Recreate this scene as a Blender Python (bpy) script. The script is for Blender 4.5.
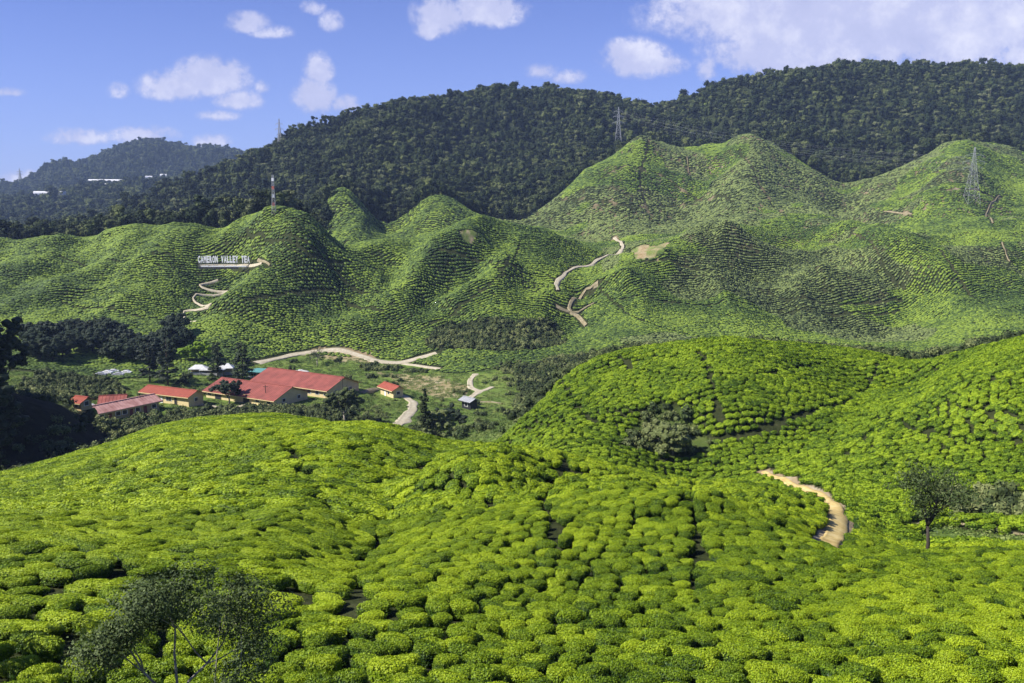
import bpy, math, random
import numpy as np
from math import radians as R
from mathutils import Vector, Matrix

random.seed(7); RNG = np.random.default_rng(11)
for o in list(bpy.data.objects): bpy.data.objects.remove(o)
SC = bpy.context.scene; COL = SC.collection

# ------------------------------------------------------------ camera
F = 900.0; HOR = 210.0; W0, H0 = 1024, 683
PITCH = math.atan((H0/2-HOR)/F)
cam_d = bpy.data.cameras.new('camera'); cam = bpy.data.objects.new('camera', cam_d); COL.objects.link(cam)
cam_d.sensor_width = 36; cam_d.lens = F*36/W0; cam_d.clip_start = .3; cam_d.clip_end = 20000
cam.location = (0, 0, 0); cam.rotation_euler = (R(90)-PITCH, 0, 0); SC.camera = cam

# ------------------------------------------------------------ sun and sky
SUN_DIR = Vector((-0.90, -0.32, 0)).normalized()          # horizontal direction towards the sun
SUN_EL = 44.0; SUN_E = 5.0; SKY_S = 0.055
sd = bpy.data.lights.new('sun', 'SUN'); sd.energy = SUN_E; sd.angle = R(.53); sd.color = (1, .95, .86)
sun = bpy.data.objects.new('sun', sd); COL.objects.link(sun)
sv = Vector((SUN_DIR.x*math.cos(R(SUN_EL)), SUN_DIR.y*math.cos(R(SUN_EL)), math.sin(R(SUN_EL))))
sun.rotation_euler = sv.to_track_quat('Z', 'Y').to_euler()
SC.view_settings.view_transform = 'Standard'; SC.view_settings.look = 'None'
SC.view_settings.gamma = 1; SC.view_settings.exposure = 0.68; SC.view_settings.use_curve_mapping = False

def uv_of(px, py):
    """pixel -> (x/y, z/y) of its ray"""
    cx = (np.asarray(px, float)-W0/2)/F; cy = (H0/2-np.asarray(py, float))/F
    dy = math.cos(PITCH)+cy*math.sin(PITCH); dz = -math.sin(PITCH)+cy*math.cos(PITCH)
    return cx/dy, dz/dy

def clouds_world():
    w = bpy.data.worlds.new('World'); SC.world = w; w.use_nodes = True
    nt = w.node_tree; nt.nodes.clear(); N = nt.nodes.new; L = nt.links.new
    def math_(op, a, b=None, c=None):
        n = N('ShaderNodeMath'); n.operation = op
        for i, v in enumerate((a, b, c)):
            if v is None: continue
            if isinstance(v, (int, float)): n.inputs[i].default_value = v
            else: L(v, n.inputs[i])
        return n.outputs[0]
    sky = N('ShaderNodeTexSky'); sky.sky_type = 'NISHITA'; sky.sun_disc = False
    sky.sun_elevation = R(SUN_EL); sky.sun_rotation = math.atan2(SUN_DIR.x, SUN_DIR.y)
    sky.altitude = 1500; sky.air_density = 1.0; sky.dust_density = .6; sky.ozone_density = 3.0
    tint = N('ShaderNodeMixRGB'); tint.blend_type = 'MULTIPLY'; tint.inputs[0].default_value = 1
    L(sky.outputs[0], tint.inputs[1]); tint.inputs[2].default_value = (SKY_S*.98, SKY_S*1.0, SKY_S*1.66, 1)
    tc = N('ShaderNodeTexCoord'); sp = N('ShaderNodeSeparateXYZ'); L(tc.outputs['Generated'], sp.inputs[0])
    yy = math_('MAXIMUM', sp.outputs[1], .02)
    u = math_('DIVIDE', sp.outputs[0], yy); v = math_('DIVIDE', sp.outputs[2], yy)
    cm = N('ShaderNodeCombineXYZ'); L(u, cm.inputs[0]); L(v, cm.inputs[1])
    def noise(scale, det, rough, off=0.0, sy=1.0):
        mp = N('ShaderNodeMapping'); mp.inputs['Location'].default_value = (off, off*.7, off); mp.inputs['Scale'].default_value = (1, sy, 1)
        L(cm.outputs[0], mp.inputs[0])
        n = N('ShaderNodeTexNoise'); n.inputs['Scale'].default_value = scale; n.inputs['Detail'].default_value = det
        n.inputs['Roughness'].default_value = rough; L(mp.outputs[0], n.inputs['Vector']); return n.outputs[0]
    n1 = noise(24, 9, .66); n2 = noise(75, 6, .6, 3.0); n3 = noise(6, 7, .55, 9.0, 1.4)
    wob = math_('ADD', math_('MULTIPLY', math_('SUBTRACT', n1, .5), 3.4), math_('MULTIPLY', math_('SUBTRACT', n2, .5), 1.9))
    # px, py, rx, ry, density
    CL = [(175, 88, 34, 17, 1.0), (212, 80, 36, 22, 1.15), (238, 102, 22, 12, .8), (220, 116, 18, 6, .55),
          (318, 72, 14, 18, .95), (314, 98, 20, 22, 1.0), (345, 105, 14, 8, .5),
          (248, 24, 20, 11, .85), (272, 33, 18, 6, .5), (312, 9, 11, 7, .6), (331, 23, 10, 10, .6),
          (440, 18, 26, 22, 1.05), (486, 12, 36, 20, 1.0), (430, 30, 14, 12, .9),
          (636, 62, 34, 20, 1.0), (620, 52, 16, 12, .9), (664, 66, 20, 12, .7), (709, 70, 10, 14, .6),
          (78, 138, 28, 9, .7), (143, 136, 30, 9, .75), (212, 142, 16, 8, .7), (118, 92, 9, 7, .4), (541, 72, 14, 8, .55), (570, 78, 14, 6, .4),
          (8, 93, 12, 4, .35), (262, 88, 6, 6, .4), (20, 178, 40, 6, .4),
          (750, 14, 95, 38, 1.0), (850, 26, 140, 50, 1.3), (960, 30, 120, 52, 1.3), (1040, 30, 90, 60, 1.1), (785, 56, 75, 26, 1.1), (880, -20, 160, 40, 1.0),
          (-160, 60, 90, 30, 1), (1200, 60, 140, 60, 1.1), (-350, 100, 120, 30, 1), (300, -160, 160, 50, 1), (700, -200, 200, 60, 1)]
    acc = None
    for px, py, rx, ry, s in CL:
        cu, cv = uv_of(px, py)
        a = math_('DIVIDE', math_('SUBTRACT', u, float(cu)), rx/F); b = math_('DIVIDE', math_('SUBTRACT', v, float(cv)), ry/F)
        b = math_('MULTIPLY', b, math_('ADD', 1.0, math_('MULTIPLY', math_('LESS_THAN', b, 0), .45)))   # flatter undersides
        d = math_('ADD', math_('MULTIPLY', a, a), math_('MULTIPLY', b, b))
        f = math_('MULTIPLY', math_('SUBTRACT', 1.12, math_('POWER', d, .75)), s*1.35)
        acc = f if acc is None else math_('SMOOTH_MAX' if False else 'MAXIMUM', acc, f)
    inside = math_('MINIMUM', math_('MAXIMUM', math_('ADD', acc, .9), 0), 1)
    dens = math_('ADD', acc, math_('MULTIPLY', wob, inside))
    mr = N('ShaderNodeMapRange'); mr.interpolation_type = 'SMOOTHSTEP'
    mr.inputs[1].default_value = -.50; mr.inputs[2].default_value = .85; L(dens, mr.inputs[0])
    cov = math_('MULTIPLY', mr.outputs[0], .93)
    tr = N('ShaderNodeValToRGB'); e = tr.color_ramp.elements
    e[0].position = .25; e[0].color = (.25, .28, .46, 1); e[1].position = .76; e[1].color = (.62, .62, .69, 1)
    m = tr.color_ramp.elements.new(.58); m.color = (.38, .40, .57, 1)
    shade = math_('ADD', math_('ADD', math_('MULTIPLY', n3, .40), math_('MULTIPLY', n1, .45)), math_('MULTIPLY', mr.outputs[0], .16)); L(shade, tr.inputs[0])
    # pale horizon
    hz = N('ShaderNodeMapRange'); hz.inputs[1].default_value = .32; hz.inputs[2].default_value = -.02; hz.inputs[3].default_value = 0; hz.inputs[4].default_value = .5
    L(v, hz.inputs[0])
    mixh = N('ShaderNodeMixRGB'); L(hz.outputs[0], mixh.inputs[0]); L(tint.outputs[0], mixh.inputs[1]); mixh.inputs[2].default_value = (.27, .34, .62, 1)
    mix = N('ShaderNodeMixRGB'); L(cov, mix.inputs[0]); L(mixh.outputs[0], mix.inputs[1]); L(tr.outputs[0], mix.inputs[2])
    bg = N('ShaderNodeBackground'); bg.inputs[1].default_value = 1.0; L(mix.outputs[0], bg.inputs[0])
    out = N('ShaderNodeOutputWorld'); L(bg.outputs[0], out.inputs[0])
    w.cycles.sampling_method = 'MANUAL'; w.cycles.sample_map_resolution = 512
clouds_world()

# ------------------------------------------------------------ tagging and meshes
def tag(o, label=None, cat=None, group=None, kind=None):
    if label: o['label'] = label
    if cat: o['category'] = cat
    if group: o['group'] = group
    if kind: o['kind'] = kind
    return o

def mesh_np(name, verts, faces, mat=None, smooth=False, attrs=None):
    """faces: (n,3) or (n,4) int array, or a list of such arrays"""
    me = bpy.data.meshes.new(name)
    if not isinstance(faces, (list, tuple)): faces = [faces]
    fs = [np.asarray(f, np.int32) for f in faces if len(f)]
    verts = np.asarray(verts, np.float32)
    idx = np.concatenate([f.ravel() for f in fs]); cnt = np.concatenate([np.full(len(f), f.shape[1], np.int32) for f in fs])
    me.vertices.add(len(verts)); me.vertices.foreach_set('co', verts.ravel())
    me.loops.add(len(idx)); me.loops.foreach_set('vertex_index', idx)
    me.polygons.add(len(cnt)); me.polygons.foreach_set('loop_start', np.concatenate([[0], np.cumsum(cnt)[:-1]]).astype(np.int32))
    me.polygons.foreach_set('use_smooth', np.full(len(cnt), smooth, bool))
    if attrs:
        for k, a in attrs.items():
            a = np.asarray(a, np.float32)
            if a.ndim == 1:
                at = me.attributes.new(k, 'FLOAT', 'POINT'); at.data.foreach_set('value', a)
            else:
                at = me.attributes.new(k, 'FLOAT_COLOR', 'POINT'); at.data.foreach_set('color', a.ravel())
    me.update(calc_edges=True)
    if mat: me.materials.append(mat)
    return me

def link(name, me, parent=None, loc=None):
    o = bpy.data.objects.new(name, me); COL.objects.link(o)
    if parent: o.parent = parent
    if loc is not None: o.location = loc
    return o

class MB:
    """collects boxes, prisms and tubes into one mesh"""
    def __init__(s): s.v = []; s.f = []
    def add(s, vs, fs):
        n = len(s.v); s.v += [tuple(v) for v in vs]; s.f += [tuple(i+n for i in f) for f in fs]; return s
    def box(s, x0, x1, y0, y1, z0, z1, M=None):
        v = [Vector(p) for p in ((x0,y0,z0),(x1,y0,z0),(x1,y1,z0),(x0,y1,z0),(x0,y0,z1),(x1,y0,z1),(x1,y1,z1),(x0,y1,z1))]
        if M: v = [M @ p for p in v]
        return s.add(v, [(3,2,1,0),(4,5,6,7),(0,1,5,4),(1,2,6,5),(2,3,7,6),(3,0,4,7)])
    def tube(s, pts, rad, n=6, cap=True):
        pts = [Vector(p) for p in pts]; m = len(pts)
        if not hasattr(rad, '__len__'): rad = [rad]*m
        vs = []; fs = []
        for i, p in enumerate(pts):
            d = (pts[min(i+1, m-1)]-pts[max(i-1, 0)]).normalized()
            a = d.orthogonal().normalized() if i == 0 else (a-d*a.dot(d)).normalized()
            b = d.cross(a)
            for k in range(n):
                t = 2*math.pi*k/n; vs.append(p+(a*math.cos(t)+b*math.sin(t))*rad[i])
        for i in range(m-1):
            for k in range(n):
                fs.append((i*n+k, i*n+(k+1) % n, (i+1)*n+(k+1) % n, (i+1)*n+k))
        if cap: fs.append(tuple(range(n-1, -1, -1))); fs.append(tuple((m-1)*n+k for k in range(n)))
        return s.add(vs, fs)
    def mesh(s, name, mat, smooth=False):
        me = bpy.data.meshes.new(name); me.from_pydata(s.v, [], s.f); me.update()
        if mat: me.materials.append(mat)
        if smooth: me.polygons.foreach_set('use_smooth', [True]*len(me.polygons))
        return me
    def build(s, name, mat, parent=None, loc=None, smooth=False):
        return link(name, s.mesh(name, mat, smooth), parent, loc)

def empty(name, loc=(0, 0, 0), rz=0.0, **kw):
    o = bpy.data.objects.new(name, None); COL.objects.link(o); o.location = loc; o.rotation_euler = (0, 0, rz)
    o.empty_display_size = .2
    return tag(o, **kw)

# ------------------------------------------------------------ materials
def new_mat(name):
    m = bpy.data.materials.new(name); m.use_nodes = True; nt = m.node_tree; nt.nodes.clear()
    return m, nt, nt.nodes.new, nt.links.new

def plain(name, col, rough=.7, noise=.18, scale=3.0, metallic=0.0, spec=.3, col2=None):
    m, nt, N, L = new_mat(name)
    b = N('ShaderNodeBsdfPrincipled'); b.inputs['Roughness'].default_value = rough; b.inputs['Metallic'].default_value = metallic
    b.inputs['Specular IOR Level'].default_value = spec
    tc = N('ShaderNodeTexCoord'); n = N('ShaderNodeTexNoise'); n.inputs['Scale'].default_value = scale; n.inputs['Detail'].default_value = 6
    L(tc.outputs['Object'], n.inputs['Vector'])
    r = N('ShaderNodeValToRGB'); e = r.color_ramp.elements; e[0].position = .3; e[1].position = .7
    c2 = col2 if col2 else tuple(min(1, c*(1+noise)) for c in col)
    e[0].color = tuple(c*(1-noise) for c in col)+(1,); e[1].color = tuple(c2)+(1,)
    L(n.outputs[0], r.inputs[0]); L(r.outputs[0], b.inputs['Base Color'])
    o = N('ShaderNodeOutputMaterial'); L(b.outputs[0], o.inputs[0]); return m

def leafy(name, dark, mid, bright, patch=(25.0, .5), rnd=.5, attr=.6, transl=.0, rough=.55, spec=.25, bump=None):
    """foliage: colour from a per-leaf random attribute, a per-plant random value and broad patches of growth"""
    m, nt, N, L = new_mat(name)
    def mth(op, a, b):
        n = N('ShaderNodeMath'); n.operation = op
        for i, v in enumerate((a, b)):
            if isinstance(v, (int, float)): n.inputs[i].default_value = v
            else: L(v, n.inputs[i])
        return n.outputs[0]
    at = N('ShaderNodeAttribute'); at.attribute_name = 'leaf'
    oi = N('ShaderNodeObjectInfo'); ge = N('ShaderNodeNewGeometry')
    n = N('ShaderNodeTexNoise'); n.inputs['Scale'].default_value = 1/patch[0]; n.inputs['Detail'].default_value = 4; n.inputs['Roughness'].default_value = .6
    L(ge.outputs['Position'], n.inputs['Vector'])
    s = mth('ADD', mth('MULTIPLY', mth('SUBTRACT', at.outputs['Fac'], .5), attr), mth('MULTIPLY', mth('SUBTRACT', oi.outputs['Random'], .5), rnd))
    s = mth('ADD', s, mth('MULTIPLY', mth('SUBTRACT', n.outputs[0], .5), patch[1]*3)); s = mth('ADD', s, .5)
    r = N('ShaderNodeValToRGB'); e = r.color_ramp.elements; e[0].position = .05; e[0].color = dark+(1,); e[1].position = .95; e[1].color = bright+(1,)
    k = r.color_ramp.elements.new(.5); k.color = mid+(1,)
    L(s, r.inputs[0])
    b = N('ShaderNodeBsdfPrincipled'); b.inputs['Roughness'].default_value = rough; b.inputs['Specular IOR Level'].default_value = spec
    L(r.outputs[0], b.inputs['Base Color'])
    if bump:
        bn = N('ShaderNodeTexNoise'); bn.inputs['Scale'].default_value = bump[0]; bn.inputs['Detail'].default_value = 3; L(ge.outputs['Position'], bn.inputs['Vector'])
        bp = N('ShaderNodeBump'); bp.inputs['Distance'].default_value = bump[1]; bp.inputs['Strength'].default_value = 1; L(bn.outputs[0], bp.inputs['Height']); L(bp.outputs[0], b.inputs['Normal'])
    o = N('ShaderNodeOutputMaterial'); sh = b.outputs[0]
    if transl > 0:
        t = N('ShaderNodeBsdfTranslucent'); L(r.outputs[0], t.inputs[0]); mx = N('ShaderNodeMixShader'); mx.inputs[0].default_value = transl
        L(sh, mx.inputs[1]); L(t.outputs[0], mx.inputs[2]); sh = mx.outputs[0]
    L(sh, o.inputs[0]); return m

M_TEA_NEAR = leafy('tea_leaves_near', (.026, .064, .005), (.165, .26, .007), (.36, .46, .016), patch=(13, .36), rnd=.6, attr=.9, transl=.14, rough=.5)
M_TEA_CREST = leafy('tea_leaves_crest', (.030, .072, .006), (.19, .29, .008), (.40, .50, .018), patch=(13, .34), rnd=.6, attr=.85, transl=.14, rough=.5)  # near tea colour lightened to carry the sun on the crest slope
M_TEA_MID = leafy('tea_leaves_mid', (.028, .068, .006), (.145, .24, .008), (.31, .42, .016), patch=(16, .36), rnd=.5, attr=.85, rough=.6, transl=.1)
M_TEA_FAR = leafy('tea_leaves_far', (.018, .038, .007), (.066, .112, .018), (.19, .265, .028), patch=(45, .55), rnd=.55, attr=.8, rough=.7)
M_TEA_DULL = leafy('tea_leaves_dull', (.032, .048, .015), (.086, .116, .034), (.18, .225, .062), patch=(60, .5), rnd=.8, attr=.8, rough=.7)
M_STEM = plain('tea_stems', (.035, .03, .018), .9)
M_FOREST = leafy('forest_leaves', (.012, .020, .007), (.040, .058, .018), (.13, .155, .05), patch=(70, .25), rnd=1.0, attr=.6, rough=.75, spec=.15)
M_SHRUB = leafy('shrub_leaves', (.024, .038, .010), (.072, .096, .026), (.19, .21, .075), patch=(18, .4), rnd=.9, attr=.8, rough=.7)
M_GREYLEAF = leafy('grey_green_leaves', (.022, .038, .010), (.056, .086, .022), (.13, .17, .055), patch=(3, .2), rnd=.1, attr=1.0, rough=.6, spec=.2, transl=.1)
M_DARKLEAF = leafy('dark_leaves', (.009, .016, .007), (.02, .035, .012), (.05, .075, .02), patch=(5, .3), rnd=.3, attr=.9, rough=.6)
M_LIME = leafy('lime_leaves', (.08, .13, .015), (.18, .24, .03), (.28, .34, .05), patch=(5, .2), rnd=.3, attr=.9, rough=.6)
M_BARK = plain('bark', (.30, .27, .22), .9, .4, 6)
M_DBARK = plain('dark_bark', (.055, .045, .035), .9, .4, 6)

# ------------------------------------------------------------ noise
def _hash(ix, iy, seed):
    h = (ix.astype(np.int64)*374761393 + iy.astype(np.int64)*668265263 + seed*1442695041) & 0xffffffff
    h = ((h ^ (h >> 13))*1274126177) & 0xffffffff
    return ((h ^ (h >> 16)) & 0xffff)/65535.0
def vnoise(x, y, seed=0):
    ix = np.floor(x); iy = np.floor(y); fx = x-ix; fy = y-iy
    fx = fx*fx*fx*(fx*(fx*6-15)+10); fy = fy*fy*fy*(fy*(fy*6-15)+10)
    a = _hash(ix, iy, seed); b = _hash(ix+1, iy, seed); c = _hash(ix, iy+1, seed); d = _hash(ix+1, iy+1, seed)
    return (a*(1-fx)+b*fx)*(1-fy)+(c*(1-fx)+d*fx)*fy
def fbm(x, y, seed=0, oct=4, gain=.5):
    s = 0; a = 1; t = 0
    for o in range(oct):
        s = s+a*(vnoise(x*2**o+17.3*o, y*2**o-9.1*o, seed+o)-.5)*2; t += a; a *= gain
    return s/t
def ridged(x, y, seed=0, oct=3):
    s = 0; a = 1; t = 0
    for o in range(oct):
        s = s+a*(1-2*np.abs(vnoise(x*2**o+5.7*o, y*2**o+3.1*o, seed+o)-.5)*2); t += a; a *= .5
    return s/t
def sstep(a, b, x):
    t = np.clip((x-a)/(b-a), 0, 1); return t*t*(3-2*t)

# ------------------------------------------------------------ terrain
# each layer is a ridge or valley line running across the view: (px, py, distance) of points on it
LAY = [
 [(-250,700,24),(1270,700,24)],
 [(-250,560,46),(0,545,46),(150,548,46),(300,560,45),(500,572,45),(700,566,45),(850,590,41),(1024,600,39),(1270,620,36)],
 [(-250,520,120),(0,477,130),(50,465,130),(110,449,130),(150,432,132),(200,422,133),(270,419,130),(330,428,122),(395,439,112),(440,451,100),(480,449,92),(520,446,86),(560,444,83),(620,450,82),(680,457,82),(720,461,80),(760,470,78),(800,492,74),(840,528,64),(870,556,56),(900,568,51),(960,570,48),(1024,574,46),(1270,600,40)],
 [(-500,470,138),(-250,500,142),(0,486,158),(60,478,162),(110,466,166),(200,452,190),(300,455,200),(400,470,190),(450,480,165),(500,476,135),(560,470,116),(620,470,108),(680,470,104),(740,472,100),(790,478,94),(840,500,82),(880,530,76),(925,548,70),(980,545,72),(1024,540,75),(1270,560,70)],
 [(-500,330,150),(-320,340,150),(-200,420,155),(-120,455,162),(0,464,164),(60,455,170),(110,450,180),(200,442,205),(300,438,210),(400,447,205),(450,462,175),(500,462,141),(560,448,126),(620,440,126),(680,440,126),(740,440,124),(790,450,116),(840,468,104),(880,495,92),(925,521,84),(980,517,86),(1024,512,88),(1270,520,84)],
 [(-500,60,165),(-320,110,166),(-200,190,170),(-120,280,174),(-50,358,178),(0,390,182),(60,408,192),(110,438,205),(200,434,232),(300,427,236),(400,436,228),(440,441,222),(470,450,190),(485,449,160),(500,442,152),(530,411,160),(560,380,170),(600,358,180),(640,351,186),(720,347,190),(800,348,190),(860,354,186),(915,362,172),(960,352,162),(1024,339,152),(1270,290,150)],  # left end lifted out of frame to throw shade on the bank
 [(-250,350,262),(0,396,238),(60,406,248),(110,416,248),(200,412,262),(300,408,270),(400,412,270),(440,414,272),(470,420,262),(500,424,250),(560,402,278),(640,374,280),(720,367,290),(800,367,300),(915,378,290),(1024,366,285),(1270,340,280)],
 [(-250,345,345),(0,368,318),(50,372,320),(100,378,322),(200,374,335),(300,355,385),(400,359,378),(450,372,342),(500,366,345),(560,350,368),(640,343,362),(720,343,372),(800,346,375),(915,350,380),(1024,336,372),(1270,330,370)],
 [(-250,300,430),(0,302,428),(100,300,430),(200,300,430),(300,290,430),(400,305,440),(450,305,440),(500,292,440),(560,298,440),(600,300,440),(700,296,445),(800,300,440),(900,304,440),(1024,290,440),(1270,280,440)],
 [(-250,240,520),(0,242,540),(60,243,540),(100,240,540),(150,242,530),(200,242,520),(240,240,500),(262,231,490),(285,224,488),(310,227,490),(350,236,500),(385,242,508),(412,239,505),(430,237,505),(450,244,510),(480,243,520),(515,245,528),(545,243,532),(580,245,540),(620,246,540),(660,240,552),(700,232,560),(760,236,570),(830,238,575),(900,245,560),(960,236,560),(1024,234,560),(1270,225,560)],
 [(-250,246,600),(0,246,610),(100,240,620),(200,238,620),(285,238,620),(350,240,600),(400,246,600),(450,245,610),(515,240,630),(580,240,640),(620,234,640),(660,226,650),(700,220,650),(760,214,655),(830,214,660),(880,222,660),(960,214,650),(1024,212,650),(1270,210,650)],
 [(-250,235,800),(0,236,850),(100,232,800),(200,226,780),(300,220,750),(330,205,730),(350,193,720),(378,220,720),(400,216,720),(420,203,720),(440,190,722),(460,200,730),(485,213,740),(525,216,750),(560,191,795),(600,162,845),(645,135,885),(680,146,890),(720,142,900),(755,135,900),(790,150,885),(840,188,830),(865,180,835),(900,167,845),(965,139,862),(985,143,865),(1024,156,865),(1270,170,860)],
 [(-250,236,850),(0,236,890),(100,230,850),(200,224,830),(300,219,800),(350,202,765),(400,212,765),(440,201,765),(480,214,780),(525,212,790),(560,192,840),(600,166,890),(645,143,930),(680,150,935),(720,148,940),(755,142,940),(790,150,935),(840,184,880),(865,180,880),(900,172,890),(965,148,905),(1024,160,905),(1270,170,900)],
 [(-250,238,920),(0,236,950),(60,232,950),(110,222,980),(150,204,1010),(200,179,1050),(250,157,1080),(300,134,1110),(360,121,1150),(400,107,1160),(470,94,1180),(540,89,1200),(600,93,1200),(655,103,1200),(700,93,1200),(750,80,1200),(800,70,1200),(870,65,1200),(950,68,1200),(1024,68,1200),(1270,70,1200)],
 [(-250,236,1400),(0,233,1400),(100,222,1400),(200,206,1420),(300,180,1500),(400,150,1500),(600,135,1500),(1270,120,1500)],
 [(-250,215,1900),(0,206,1900),(40,201,1900),(100,190,2000),(150,186,2000),(200,184,2000),(250,177,2100),(300,176,2100),(600,160,2100),(1270,150,2100)],
 [(-250,215,2350),(0,206,2350),(100,190,2400),(200,186,2400),(300,178,2400),(1270,160,2400)],
 [(-250,200,2900),(0,189,2950),(30,185,2950),(45,170,2980),(60,165,3000),(75,168,3000),(100,160,3000),(125,148,3000),(150,143,3000),(180,150,3000),(215,149,3000),(245,154,3000),(300,155,3000),(600,165,3000),(1270,165,3000)],
 [(-250,206,4700),(1270,206,4700)],
]
UT = np.linspace(-1.3, 1.3, 1301)                       # u table, 2 mm steps of slope
def _layer(pts):
    p = np.array(pts, float)
    if pts[0][2] == 920: p[:, 1] += 5
    u, v = uv_of(p[:, 0], p[:, 1])
    u = u*1.0; D = p[:, 2]
    vv = np.interp(UT, u, v); ld = np.interp(UT, u, np.log(D))
    k = np.exp(-.5*(np.arange(-15, 16)/4.0)**2); k /= k.sum()
    sm = lambda a: np.convolve(np.pad(a, 15, 'edge'), k, 'valid')
    return sm(vv), sm(ld)
LV, LD = zip(*[_layer(l) for l in LAY]); LV = np.array(LV); LD = np.array(LD)     # (K, 1301)
def layer_D(k, u): return np.exp(np.interp(u, UT, LD[k]))

def pchip_cols(X, Y, xq):
    """X,Y: (K,n) knots per column, xq: (m,) -> (m,n)"""
    h = np.diff(X, axis=0); d = np.diff(Y, axis=0)/h
    s = np.zeros_like(Y)
    w1 = 2*h[1:]+h[:-1]; w2 = h[1:]+2*h[:-1]
    ok = d[:-1]*d[1:] > 0
    with np.errstate(divide='ignore', invalid='ignore'):
        hm = (w1+w2)/(w1/d[:-1]+w2/d[1:])
    s[1:-1] = np.where(ok, hm, 0); s[0] = d[0]; s[-1] = d[-1]
    out = np.empty((len(xq), X.shape[1]))
    K = X.shape[0]; c = np.arange(X.shape[1])
    for i, x in enumerate(xq):
        k = np.clip((X <= x).sum(0)-1, 0, K-2)
        x0 = X[k, c]; hh = h[k, c]; t = np.clip((x-x0)/hh, 0, 1)
        h00 = 2*t**3-3*t**2+1; h10 = t**3-2*t**2+t; h01 = -2*t**3+3*t**2; h11 = t**3-t**2
        out[i] = h00*Y[k, c]+h10*hh*s[k, c]+h01*Y[k+1, c]+h11*hh*s[k+1, c]
    return out
LQ = np.linspace(math.log(24), math.log(4700), 1100)
VT = pchip_cols(LD, LV, LQ)                              # slope table v(logD, u)

def bil(T, fi, fj):
    fi = np.clip(fi, 0, T.shape[0]-1.001); fj = np.clip(fj, 0, T.shape[1]-1.001)
    i = fi.astype(int); j = fj.astype(int); a = fi-i; b = fj-j
    return (T[i, j]*(1-b)+T[i, j+1]*b)*(1-a)+(T[i+1, j]*(1-b)+T[i+1, j+1]*b)*a
def base_z(X, Y):
    Yc = np.maximum(Y, 24.0); u = np.clip(X/Yc, -1.29, 1.29)
    v = bil(VT, (np.log(Yc)-LQ[0])/(LQ[1]-LQ[0]), (u-UT[0])/(UT[1]-UT[0]))
    return v*Yc + np.clip(24-Y, 0, 24)*.33

# ground grid: fan with its apex 40 m behind the camera
AP = 40.0
GU = np.linspace(-1.0, 1.0, 1101); GS = np.linspace(math.log(10), math.log(4740), 1050)
gs, gu = np.meshgrid(GS, GU, indexing='ij'); GY = np.exp(gs)-AP; GX = gu*(GY+AP)
GZ = base_z(GX, GY)

def base_hit(px, py, dmin=20, dmax=4600, T=None):
    u, v = uv_of(px, py); D = np.exp(np.linspace(math.log(dmin), math.log(dmax), 6000))
    z = (hgt if T else base_z)(u*D, D)
    k = np.argmax(z >= v*D)
    if not (z[k] >= v*D[k]): k = len(D)-1
    return np.array([u*D[k], D[k], z[k]])

def seg_profile(pts, width):
    """distance to a polyline over the grid, as (mask indices, distance, param)"""
    P = np.array(pts)[:, :2]
    best = np.full(GX.shape, 1e9); par = np.zeros(GX.shape); n = len(P)-1
    for i in range(n):
        a = P[i]; b = P[i+1]; ab = b-a; L2 = (ab**2).sum()+1e-9
        t = np.clip(((GX-a[0])*ab[0]+(GY-a[1])*ab[1])/L2, 0, 1)
        d = np.hypot(GX-a[0]-t*ab[0], GY-a[1]-t*ab[1])
        m = d < best; best[m] = d[m]; par[m] = (i+t[m])/n
    return best, par
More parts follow.
